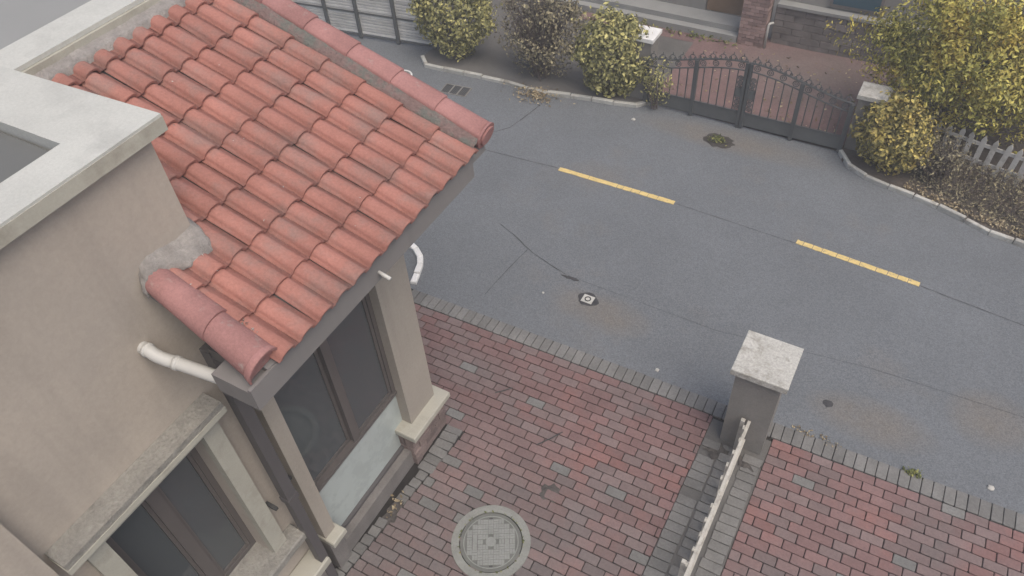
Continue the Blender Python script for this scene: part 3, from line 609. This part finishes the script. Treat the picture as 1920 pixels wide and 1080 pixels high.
# ------------------------------------------------------------------ kerbs and planting beds
def kerb(name, pts, n_sub, length, wdt, h, m, sd):
    r_ = random.Random(sd); C_ = smooth_curve([(*p, 0) for p in pts], n_sub)
    root = bpy.data.objects.new(name, None); COL.objects.link(root); tag(root, kind='structure')
    # walk the curve
    acc = [0]
    for a, b in zip(C_[:-1], C_[1:]): acc.append(acc[-1] + (b - a).length)
    def at(s_):
        s_ = max(0, min(acc[-1] - 1e-6, s_)); i = max(k for k in range(len(acc)) if acc[k] <= s_); t = (s_ - acc[i]) / max(1e-9, acc[i + 1] - acc[i]); return C_[i].lerp(C_[i + 1], t)
    s_ = 0
    while s_ < acc[-1] - 0.05:
        e = min(acc[-1], s_ + length * r_.uniform(0.85, 1.1)); a, b = at(s_ + 0.006), at(e - 0.006); t = (b - a).normalized(); nn = Vector((-t.y, t.x, 0)) * wdt; hh = h + r_.uniform(-0.012, 0.012)
        mid = at((s_ + e) / 2); j = r_.uniform(-0.008, 0.008); c = 0.010; tt = t * c; ni = nn.normalized() * c
        lo = [a, b, b + nn, a + nn]; up_ = Vector((0, 0, 1))
        q = [v_ - up_ * 0.03 for v_ in lo] + [v_ + up_ * (hh - c) for v_ in lo] + [a + tt + ni + up_ * hh, b - tt + ni + up_ * hh, b + nn - tt - ni + up_ * hh, a + nn + tt - ni + up_ * hh]
        f = [(3, 2, 1, 0), (8, 9, 10, 11)] + [(k + i, k + (i + 1) % 4, k + 4 + (i + 1) % 4, k + 4 + i) for k in (0, 4) for i in range(4)]
        MB().add(q, f).build('kerb_stone', m, root); s_ = e
    return root
kerb('kerb_left', [(-8.25, 10.42), (-8.09, 10.2), (-7.3, 10.24), (-6.39, 10.31), (-5.66, 10.27), (-4.95, 10.42), (-4.35, 10.5), (-3.95, 10.6), (-3.82, 10.78)], 6, 0.42, 0.07, 0.07, 'kerb_stone', 1)
kerb('kerb_right', [(-0.72, 10.72), (-0.66, 10.53), (-0.38, 10.33), (-0.07, 10.2), (0.54, 10.08), (1.09, 9.9), (1.48, 9.74), (1.94, 9.67), (3.4, 9.4)], 6, 0.36, 0.06, 0.07, 'kerb_stone', 2)
kerb('kerb_curved', [(-5.56, 6.16), (-5.3, 6.04), (-5.15, 5.86), (-5.08, 5.68), (-5.02, 5.49)], 6, 0.20, -0.085, 0.05, 'white_kerb', 3)
tag(MB().prism([(-8.22, 10.44), (-8.05, 10.24), (-7.3, 10.28), (-6.39, 10.35), (-5.66, 10.31), (-4.95, 10.46), (-4.35, 10.54), (-3.98, 10.64), (-3.84, 10.8), (-3.84, 12.9), (-8.22, 12.9)], -0.02, 0.045).build('planting_bed_left', 'grey_soil'), kind='structure')
tag(MB().prism([(-0.70, 10.74), (-0.62, 10.55), (-0.36, 10.37), (-0.05, 10.24), (0.54, 10.12), (1.11, 9.94), (1.50, 9.78), (1.96, 9.71), (3.4, 9.45), (7, 9.45), (7, 13.5), (-0.70, 12.9)], -0.02, 0.045).build('planting_bed_right', 'soil'), kind='structure')
tag(MB().sheet([(-3.84, 10.84), (-0.70, 10.80), (-0.3, 13.6), (-6.2, 13.6), (-6.2, 12.91), (-3.84, 12.91)], 0.046).build('driveway', 'far_paving'), kind='structure')

# ------------------------------------------------------------------ iron gate across the road
GY = 10.75
def gz(x): return 0.865 + 0.30 * (0.5 + 0.5 * math.cos(math.pi * min(1, abs(x + 2.29) / 1.75)))
def gate_leaf(label, xa, xb, xm, inner):
    g = thing('gate_leaf', label, 'gate', 'two leaves of the iron gate', loc=((xa + xb) / 2, GY, 0))
    L = (0, 0, 0); ox = -(xa + xb) / 2
    for x in (xa, xb, xm): MB().box(x + ox - 0.032, x + ox + 0.032, -0.03, 0.03, 0.02, gz(x) - 0.01).build('post', 'gate_iron', g, loc=L)
    MB().box(xa + ox, xb + ox, -0.008, 0.008, 0.06, 0.27).build('kick_plate', 'gate_plate', g, loc=L)
    MB().box(xa + ox, xb + ox, -0.014, 0.014, 0.27, 0.30).build('rail', 'gate_iron', g, loc=L)
    n = 16
    for dz, nm in ((0.0, 'top_rail'), (-0.145, 'rail')):
        MB().tube([(xa + ox + (xb - xa) * k / n, 0, gz(xa + (xb - xa) * k / n) + dz) for k in range(n + 1)], 0.016 if dz == 0 else 0.012, 6).build(nm, 'gate_iron', g, loc=L)
    segs = [(min(xa, xm), max(xa, xm)), (min(xb, xm), max(xb, xm))]
    for a, b in segs:
        nb = 6; 
        for k in range(1, nb):
            x = a + (b - a) * k / nb; MB().box(x + ox - 0.008, x + ox + 0.008, -0.008, 0.008, 0.30, gz(x) - 0.145).build('bar', 'gate_iron', g, loc=L)
        for k in range(4):      # rings between the two top rails
            x = a + (b - a) * (k + 0.5) / 4; MB().torus((x + ox, 0, gz(x) - 0.072), 0.045, 0.008).torus((x + ox, 0, gz(x) - 0.072), 0.020, 0.007, 10).build('ring_ornament', 'gate_iron', g, loc=L)
        for k in range(5):      # scroll crest above
            x = a + (b - a) * (k + 0.5) / 5; s1 = MB().torus((x + ox, 0, gz(x) + 0.045), 0.042, 0.007).torus((x + ox - 0.045, 0, gz(x) + 0.028), 0.020, 0.006, 10).torus((x + ox + 0.045, 0, gz(x) + 0.028), 0.020, 0.006, 10).bar((x + ox, 0, gz(x) + 0.085), (x + ox, 0, gz(x) + 0.13), 0.01, 0.01)
            s1.build('scroll_ornament', 'gate_iron', g, loc=L)
    # scrollwork strip beside the meeting and hinge stiles
    for base, sgn in ((inner, -1 if inner > xm else 1),):
        for k in range(7):
            z = 0.34 + k * 0.085
            if z > gz(base) - 0.2: break
            MB().torus((base + ox + sgn * 0.075, 0, z + 0.03), 0.036, 0.010, 12).torus((base + ox + sgn * 0.075, 0, z + 0.03), 0.014, 0.008, 8).build('scroll_ornament', 'gate_iron', g, loc=L)
    MB().box(min(inner + ox, inner + ox + (-1 if inner > xm else 1) * 0.12), max(inner + ox, inner + ox + (-1 if inner > xm else 1) * 0.12), -0.02, 0.02, 0.56, 0.70).build('lock_plate', 'gate_plate', g, loc=L)
gate_leaf('left leaf of the dark iron driveway gate, partly behind a shrub', -3.90, -2.315, -3.10, -2.315)
gate_leaf('right leaf of the dark iron driveway gate, ending at the beige capped pillar', -0.72, -2.265, -1.47, -2.265)
def far_pillar(label, x0, x1, y0, y1, z, capm):
    p_ = thing('gate_pillar', label, 'pillar', loc=((x0 + x1) / 2, (y0 + y1) / 2, 0)); hx, hy = (x1 - x0) / 2, (y1 - y0) / 2
    MB().box(-hx + 0.03, hx - 0.03, -hy + 0.03, hy - 0.03, 0, z - 0.07).build('shaft', 'pillar_body', p_, loc=(0, 0, 0)); MB().box(-hx, hx, -hy, hy, z - 0.068, z, 0.006).build('cap', capm, p_, loc=(0, 0, 0))
far_pillar('white capped gate pillar standing behind the yellow green shrub left of the iron gate', -4.32, -3.86, 10.77, 11.17, 1.17, 'white_kerb')
far_pillar('beige capped gate pillar behind the round yellowing shrub right of the iron gate', -0.70, -0.27, 10.80, 11.2, 1.0, 'pillar_cap')

# ------------------------------------------------------------------ shrubs, trees, undergrowth
def lumpy(n, c, rad, rng, shell=(0.62, 1.0), lump=0.16, zmin=0.06):
    d_ = rng.normal(0, 1, (n, 3)); d_ /= np.linalg.norm(d_, axis=1)[:, None]
    ph = rng.uniform(0, 6.28, 6); k = 1 + lump * (np.sin(d_[:, 0] * 5 + ph[0]) * np.sin(d_[:, 2] * 4.3 + ph[1]) + 0.6 * np.sin(d_[:, 1] * 9 + ph[2]) * np.sin(d_[:, 0] * 8 + ph[3]))
    r_ = rng.uniform(shell[0] ** 2, shell[1] ** 2, n) ** 0.5 * k
    p = np.array(c) + d_ * np.array(rad) * r_[:, None]; keep = p[:, 2] > zmin; return p[keep], d_[keep]
def twigs(mb, base, n, hgt, spread, rng, r0=0.012, seg=3):
    for i in range(n):
        a = rng.uniform(0, 6.28); s_ = spread * rng.uniform(0.2, 1.0) ; h_ = hgt * rng.uniform(0.6, 1.0); p = Vector(base) + Vector((rng.normal(0, 0.05), rng.normal(0, 0.05), 0)); pts = [p]
        for k in range(1, seg + 1): pts.append(p + Vector((math.cos(a) * s_ * (k / seg) ** 1.3 + rng.normal(0, 0.03), math.sin(a) * s_ * (k / seg) ** 1.3 + rng.normal(0, 0.03), h_ * k / seg)))
        mb.tube(pts, [r0 * (1 - 0.8 * k / seg) for k in range(seg + 1)], 4, False)
def shrub(name, label, c, rad, n, leafm, size, seed, twn=24, lump=0.14, shell=(0.6, 1.0), cat='shrub', group=None, droop=0.3):
    rng = np.random.default_rng(seed); s_ = thing(name, label, cat, group, loc=(c[0], c[1], 0.04)); cc = np.array([0, 0, c[2]])
    p, d_ = lumpy(int(n * 0.75), cc, np.array(rad) * 0.93, rng, shell, lump, 0.03); PP, DD = [p], [d_]
    for i in range(14):
        q = rng.normal(0, 1, 3); q[2] = abs(q[2]) * 0.9 - 0.25; q /= np.linalg.norm(q); a_, b_ = lumpy(int(n * 0.022), cc + q * np.array(rad) * 0.88, np.array([0.2, 0.18, 0.2]) * rng.uniform(0.6, 1.3), rng, (0.1, 1.0), 0.3, 0.03); PP.append(a_); DD.append(b_)
    for i in range(16):
        q = rng.normal(0, 1, 3); q[2] = abs(q[2]); q /= np.linalg.norm(q); t_ = rng.uniform(0.95, 1.22, (7, 1)); PP.append(cc + q * np.array(rad) * t_ + rng.normal(0, 0.02, (7, 3))); DD.append(np.tile(q, (7, 1)))
    p = np.concatenate(PP); d_ = np.concatenate(DD)
    link('foliage', leaf_mesh('foliage', leafm, p, d_ + np.array([0, 0, 0.35]), size, rng, 0.55, droop), s_, (0, 0, 0))
    mb = MB(); twigs(mb, (0, 0, 0), twn, c[2] + rad[2] * 0.75, max(rad[0], rad[1]) * 0.8, rng); mb.build('stems', 'twig', s_, loc=(0, 0, 0)); return s_
shrub('rounded_shrub', 'rounded yellow green shrub at the road edge left of the leafless bush', (-7.70, 10.78, 0.80), (0.86, 0.55, 0.88), 8500, 'bush_leaf', 0.075, 11)
shrub('rounded_shrub', 'tall dense yellow green shrub beside the left end of the iron gate', (-4.58, 10.78, 0.68), (0.64, 0.40, 0.86), 7000, 'bush_leaf', 0.075, 12, lump=0.10)
shrub('rounded_shrub', 'round yellowing shrub at the curved kerb in front of the beige capped pillar', (-0.02, 10.64, 0.52), (0.54, 0.40, 0.66), 5600, 'bush_leaf_yellow', 0.068, 13, lump=0.10)
shrub('bare_shrub', 'half leafless brownish bush between the two yellow green shrubs', (-5.90, 10.80, 0.80), (0.82, 0.45, 0.95), 5200, 'bush_leaf_brown', 0.060, 14, 420, 0.2, (0.3, 1.0))
shrub('bare_shrub', 'thin brown bush against the picket fence right of the round yellowing shrub', (0.62, 10.62, 0.36), (0.42, 0.32, 0.42), 1100, 'bush_leaf_brown', 0.045, 15, 90, 0.2, (0.3, 1.0))
shrub('rounded_shrub', 'shrub just visible above the roof verge beside the slatted gate', (-11.75, 10.9, 0.6), (0.55, 0.5, 0.75), 2500, 'bush_leaf', 0.065, 16)
shrub('climbing_plant', 'loose leafy creeper tangled in the left end of the iron gate', (-3.72, 10.68, 0.40), (0.26, 0.10, 0.50), 480, 'bush_leaf', 0.05, 17, 10, 0.2, (0.2, 1.0), 'plant')
# tree with yellowing crown
tree = thing('tree', 'yellow green autumn tree rising behind the white picket fence', 'tree', loc=(0.55, 11.65, 0.03))
rng = np.random.default_rng(21); mb = MB()
mb.tube([(0, 0, 0), (0.02, 0.0, 0.5), (-0.02, 0.02, 1.0), (0.03, 0.0, 1.5)], [0.075, 0.06, 0.052, 0.04], 8, False); mb.build('trunk', 'bark', tree, loc=(0, 0, 0))
clumps = []
mb = MB()
for i in range(16):
    a = i * 2.4; z0_ = rng.uniform(0.6, 1.45); tip = Vector((math.cos(a) * rng.uniform(0.7, 1.6), math.sin(a) * rng.uniform(0.4, 0.95), z0_ + rng.uniform(0.15, 1.2))); m_ = Vector((tip.x * 0.45, tip.y * 0.45, z0_ + (tip.z - z0_) * 0.6))
    mb.tube([(0, 0, z0_), m_, tip], [0.03, 0.018, 0.006], 5, False); clumps += [tip, m_ * 0.3 + tip * 0.7]
mb.build('limbs', 'bark', tree, loc=(0, 0, 0))
P_, D_ = [], []
for c in clumps:
    p, d_ = lumpy(520, (c.x, c.y, c.z), (0.36, 0.34, 0.30), rng, (0.1, 1.0), 0.25, 0.38); P_.append(p); D_.append(d_)
p, d_ = lumpy(13000, (0.15, 0, 1.30), (1.66, 1.0, 1.15), rng, (0.35, 1.0), 0.28, 0.34); P_.append(p); D_.append(d_)
P_ = np.concatenate(P_); D_ = np.concatenate(D_) + np.array([0, 0, 0.3])
link('crown', leaf_mesh('crown', 'tree_leaf', P_, D_, 0.072, rng, 0.42, 0.8), tree, (0, 0, 0))
tree2 = thing('tree', 'orange yellow tree at the top right corner behind the green one', 'tree', loc=(2.3, 12.6, 0.03))
mb = MB().tube([(0, 0, 0), (0.03, 0, 1.0), (0, 0.03, 2.2)], [0.08, 0.06, 0.03], 8, False); mb.build('trunk', 'bark', tree2, loc=(0, 0, 0))
p, d_ = lumpy(7500, (0, 0, 1.75), (1.25, 0.9, 1.15), rng, (0.3, 1.0), 0.28, 0.7)
link('crown', leaf_mesh('crown', 'bush_leaf_yellow', p, d_ + np.array([0, 0, 0.3]), 0.09, rng, 0.35, 1.2), tree2, (0, 0, 0))
# undergrowth on the right bank
n = 5200; x = RNG.uniform(0.35, 3.2, n); yb = np.interp(x, [0.3, 1.1, 1.9, 3.4], [10.3, 10.0, 9.75, 9.5]); yy = yb + 0.08 + RNG.uniform(0, 1, n) ** 0.8 * 1.0
hump = np.clip((yy - yb) / 0.7, 0, 1) * (0.20 + 0.14 * np.sin(x * 5) * np.sin(yy * 6)); p = np.stack([x, yy, 0.05 + RNG.uniform(0, 1, n) * np.clip(hump, 0.01, 1)], 1)
und = link('undergrowth', leaf_mesh('undergrowth', 'bush_leaf_brown', p, np.tile([0, -0.2, 0.6], (n, 1)), 0.05, RNG, 0.35), None, (0, 0, 0))
tag(und, 'brown withered ground cover on the bank below the white pickets', 'undergrowth', kind='stuff')
mb = MB()
for i in range(420):
    x = RNG.uniform(0.5, 3.0); yb = float(np.interp(x, [0.3, 1.1, 1.9, 3.4], [10.3, 10.0, 9.75, 9.5])); y = yb + RNG.uniform(0.25, 1.0); a = RNG.uniform(0, 6.28); h_ = RNG.uniform(0.12, 0.38)
    mb.tube([(x, y, 0.04), (x + 0.06 * math.cos(a), y + 0.06 * math.sin(a), h_ * 0.6), (x + 0.16 * math.cos(a), y + 0.14 * math.sin(a), h_)], [0.006, 0.004, 0.002], 3, False)
tag(mb.build('brushwood', 'twig'), 'tangle of bare brown twigs growing through the withered ground cover', 'undergrowth', kind='stuff')
# picket fence on the far side
ff = thing('picket_fence', 'pale picket fence under the yellow green tree across the road', 'fence', loc=(1.3, 11.02, 0.03)); ff.rotation_euler[2] = R(-13)
fpk = MB(); fpk.add([(-0.035, -0.01, 0.0), (0.035, -0.01, 0.0), (0.035, 0.01, 0.0), (-0.035, 0.01, 0.0), (-0.035, -0.01, 0.54), (0.035, -0.01, 0.54), (0.035, 0.01, 0.54), (-0.035, 0.01, 0.54), (0, -0.01, 0.61), (0, 0.01, 0.61)],
        [(3, 2, 1, 0), (1, 2, 6, 5), (3, 0, 4, 7), (0, 1, 5, 8, 4), (2, 3, 7, 9, 6), (5, 6, 9, 8), (7, 4, 8, 9)])
fpm = fpk.mesh('picket', 'grey_white_paint')
for k in range(16): link('picket', fpm, ff, (-1.15 + k * 0.155, random.uniform(-0.01, 0.01), random.uniform(-0.03, 0.02)), (random.gauss(0, 0.03), random.gauss(0, 0.04), 0))
for z in (0.14, 0.42): MB().box(-1.3, 1.4, 0.016, 0.04, z, z + 0.05).build('rail', 'grey_white_paint', ff, loc=(0, 0, 0))

# ------------------------------------------------------------------ slatted gate far left
sg = thing('slatted_gate', 'grey gate of horizontal boards between dark posts beyond the roof verge', 'gate', loc=(-9.8, 10.62, 0)); sg.rotation_euler[2] = R(7)
slm = MB().box(-1.85, 1.62, -0.012, 0.012, 0, 0.046, 0.004).mesh('slat', 'slat_wood')
for k in range(24): link('slat', slm, sg, (0, 0, 0.10 + k * 0.060), (random.gauss(0, 0.03), 0, 0))
for x in (-0.68, 0.03, 0.86): MB().box(x - 0.032, x + 0.032, -0.06, -0.013, 0.02, 1.52).build('post', 'gate_plate', sg, loc=(0, 0, 0))
for z in (0.055, 0.52): MB().box(-1.85, 1.62, -0.03, -0.0135, z, z + 0.03).build('rail', 'gate_plate', sg, loc=(0, 0, 0))
MB().tube([(1.62 - 3.4 * k / 12, -0.03, 1.10 + 0.45 * math.sin(math.pi * k / 12)) for k in range(13)], 0.018, 6).build('top_rail', 'gate_plate', sg, loc=(0, 0, 0))
MB().box(1.60, 1.66, -0.06, 0.0, 0.02, 1.12).build('post', 'gate_plate', sg, loc=(0, 0, 0))

# ------------------------------------------------------------------ house across the road
fh = thing('far_house', 'pale house with a brick porch pillar across the road', 'house', loc=(-3.5, 13.6, 0))
def fbox(nm, m, x0, x1, y0, y1, z0, z1, par=None): return MB().box(x0 + 3.5, x1 + 3.5, y0 - 13.6, y1 - 13.6, z0, z1).build(nm, m, par or fh, loc=(0, 0, 0))
fbox('wall', 'far_wall', -9.0, -3.95, 13.75, 14.3, 0.05, 3.2); fbox('wall', 'far_wall', -3.948, -3.12, 13.75, 14.3, 2.1, 3.2)
fbox('step', 'far_step', -8.5, -3.14, 13.20, 13.748, 0.0, 0.17); fbox('step', 'far_step', -8.5, -3.14, 13.36, 13.747, 0.172, 0.27)
dd = fbox('door', 'far_door', -3.93, -3.14, 13.78, 13.85, 0.272, 2.1); MB().tube([(-0.36, 0.18, 1.2), (-0.36, 0.14, 1.2), (-0.26, 0.14, 1.2)], 0.012, 8).build('handle', 'dark_iron', dd, loc=(0, 0, 0))
bp = fbox('brick_pillar', 'far_mortar', -3.11, -2.68, 13.22, 13.62, 0, 3.2)
for k in range(26):
    xs_ = [-3.125, -2.98, -2.82, -2.665] if k % 2 else [-3.125, -3.05, -2.90, -2.74, -2.665]
    for a, b in zip(xs_[:-1], xs_[1:]): fbox('brick', 'far_brick', a + 0.004, b - 0.004, 13.197 + random.uniform(-0.006, 0.004), 13.24, 0.006 + k * 0.062, 0.06 + k * 0.062, bp)
    fbox('brick', 'far_brick', -2.70, -2.662 + random.uniform(-0.004, 0.006), 13.242, 13.42, 0.006 + k * 0.062, 0.06 + k * 0.062, bp)
wp = MB().tube([(0.875, -0.37, 0.02), (0.875, -0.37, 0.48), (0.885, -0.35, 0.51), (0.94, -0.30, 0.51)], 0.022, 8).build('drain_pipe', 'white_plastic', fh, True, loc=(0, 0, 0))
bwl = fbox('block_wall', 'far_mortar', -2.60, 3.0, 13.50, 13.9, 0, 0.745)
for k in range(6):
    x = -2.6 - (0.17 if k % 2 else 0)
    while x < 2.0:
        fbox('block', 'block_stone', max(x, -2.59) + 0.006, x + 0.34, 13.475 + random.uniform(-0.01, 0.01), 13.52, 0.012 + k * 0.122, 0.125 + k * 0.122, bwl); x += 0.347
fbox('ledge', 'far_step', -2.58, 3.0, 13.44, 13.9, 0.747, 0.80)
fbox('wall', 'far_wall', -2.58, 3.0, 13.62, 13.9, 0.802, 3.2)
wn = fbox('window', 'block_stone', -1.75, -0.9, 13.58, 13.62, 0.86, 2.2); fbox('pane', 'blue_glass', -1.70, -0.95, 13.57, 13.582, 0.91, 2.15, wn)

# ------------------------------------------------------------------ small litter
def scatter(name, label, cat, m, pts, size, seed, asp=0.5, up_=1.0):
    rng = np.random.default_rng(seed); p = np.array(pts); o = link(name, leaf_mesh(name, m, p, np.tile([0, 0, up_], (len(p), 1)), size, rng, asp), None, (0, 0, 0)); return tag(o, label, cat, kind='stuff')
rng = np.random.default_rng(31)
L1 = np.stack([rng.normal(-5.72, 0.22, 380), rng.normal(10.20, 0.10, 380), rng.uniform(0.01, 0.08, 380)], 1)
scatter('fallen_leaves', 'dry leaves gathered at the kerb below the leafless bush', 'leaves', 'dry_leaf', L1, 0.055, 1)
xr = rng.uniform(0.3, 2.2, 520); L2 = np.stack([xr, np.interp(xr, [0.3, 1.1, 1.9, 3.4], [10.2, 9.98, 9.76, 9.5]) + np.abs(rng.normal(0, 0.09, 520)), rng.uniform(0.05, 0.09, 520)], 1)
scatter('fallen_leaves', 'dry leaves along the kerb of the right bank', 'leaves', 'dry_leaf', L2, 0.045, 2)
L3 = np.stack([rng.uniform(-3.6, -0.5, 260), rng.uniform(10.9, 13.1, 260), np.full(260, 0.055)], 1)
scatter('fallen_leaves', 'scattered leaves on the driveway behind the iron gate', 'leaves', 'dry_leaf', L3, 0.06, 3)
L4 = np.stack([rng.uniform(-5.0, -3.1, 150), rng.normal(13.1, 0.06, 150), rng.uniform(0.05, 0.12, 150)], 1)
scatter('weeds', 'weeds growing at the foot of the far house steps', 'weeds', 'weed_leaf', L4, 0.07, 4)
L5 = np.stack([rng.uniform(0.0, 0.55, 90), rng.normal(5.52, 0.025, 90), np.full(90, 0.016)], 1)
scatter('fallen_leaves', 'leaf crumbs along the asphalt edge right of the capped pillar', 'leaves', 'dry_leaf', L5, 0.03, 5)
L6 = np.stack([rng.normal(-3.38, 0.03, 26), rng.normal(2.66, 0.09, 26), np.full(26, 0.02)], 1)
scatter('fallen_leaves', 'few dry leaves in the earth gap below the bay base', 'leaves', 'dry_leaf', L6, 0.045, 6)
wt = thing('weed_tuft', 'small yellow green weed tuft at the paving edge on the right', 'weed', loc=(1.28, 5.53, 0.005))
n = 110; p = np.stack([rng.normal(0, 0.05, n), rng.normal(0, 0.025, n), np.abs(rng.normal(0.015, 0.015, n))], 1); link('leaves', leaf_mesh('leaves', 'weed_leaf', p, np.tile([0, 0, 1.0], (n, 1)), 0.035, rng), wt, (0, 0, 0))
n = 40; a = rng.uniform(0, 6.28, n); p = np.stack([-2.28 + 0.33 * np.cos(a), 2.80 + 0.33 * np.sin(a), np.full(n, 0.026)], 1)
scatter('weeds', 'tiny weeds sprouting round the manhole rim', 'weeds', 'weed_leaf', p, 0.035, 8)
n = 16; xx = rng.uniform(-4.6, -2.85, n); p = np.stack([xx, rng.uniform(1.75, 3.9, n), 0.0 * xx], 1)
for q in p: q[2] = zr(q[0]) + 0.075 if q[1] > 2.15 or q[0] > -3.5 else 3.0
scatter('roof_litter', 'pale flakes and dry leaf bits lying on the roof tiles', 'litter', 'litter_white', p, 0.02, 9)
xx = rng.uniform(-3.5, -2.9, 40); p = np.stack([xx, rng.normal(1.755, 0.012, 40), np.array([zr(q) + 0.05 for q in xx])], 1)
scatter('mortar_crumbs', 'crumbs of mortar in the groove beside the near verge tiles', 'litter', 'mortar', p, 0.035, 10)
# twigs and pebbles one could pick up
def twig(label, a, b): tag(MB().tube([a, ((a[0] + b[0]) / 2 + 0.01, (a[1] + b[1]) / 2, 0.024), b], 0.007, 5).build('twig', 'dark_iron'), label, 'twig')
twig('longer dark twig lying on the red brick paving', (-2.40, 4.02, 0.02), (-2.22, 4.30, 0.02))
twig('shorter dark twig on the paving nearer the column', (-3.17, 4.42, 0.02), (-3.02, 4.58, 0.02))
def pebble(label, x, y, s_, seed, z=0.0):
    r_ = random.Random(seed); v = []; f = []
    for i in range(4):
        for k in range(8):
            ph = (i + 0.3) / 4 * math.pi / 2; v.append((x + s_ * math.cos(k * math.pi / 4) * math.cos(ph) * r_.uniform(0.75, 1.2), y + s_ * math.sin(k * math.pi / 4) * math.cos(ph) * r_.uniform(0.75, 1.2), z + 0.002 + s_ * 0.6 * math.sin(ph)))
    for i in range(3):
        for k in range(8): f.append((i * 8 + k, i * 8 + (k + 1) % 8, i * 8 + 8 + (k + 1) % 8, i * 8 + 8 + k))
    f.append(tuple(range(24, 32))); tag(MB().add(v, f).build('pebble', 'litter_white'), label, 'pebble')
pebble('pale stone at the asphalt edge left of the capped pillar', -1.61, 5.60, 0.03, 1)
pebble('small white pebble on the asphalt left of the square valve cover', -3.42, 6.12, 0.018, 2)
pebble('pale crumpled bit on the asphalt at the far right', 2.0, 5.72, 0.038, 3)
pebble('white scrap on the asphalt in front of the tall dense shrub', -3.9, 10.25, 0.035, 5)

# ------------------------------------------------------------------ thin volume added to lift the blacks, in place of lens veiling
hz = bpy.data.materials.new('lens_haze'); hz.use_nodes = True; t = hz.node_tree; t.nodes.clear()
pv = t.nodes.new('ShaderNodeVolumePrincipled'); pv.inputs['Color'].default_value = (0.93, 0.94, 0.95, 1); pv.inputs['Density'].default_value = 0.006; pv.inputs['Anisotropy'].default_value = 0.0
om = t.nodes.new('ShaderNodeOutputMaterial'); t.links.new(pv.outputs[0], om.inputs['Volume']); MATS['lens_haze'] = hz
tag(MB().box(-42, 42, -42, 42, -1.03, 8.2).build('lens_haze', 'lens_haze'), kind='stuff')
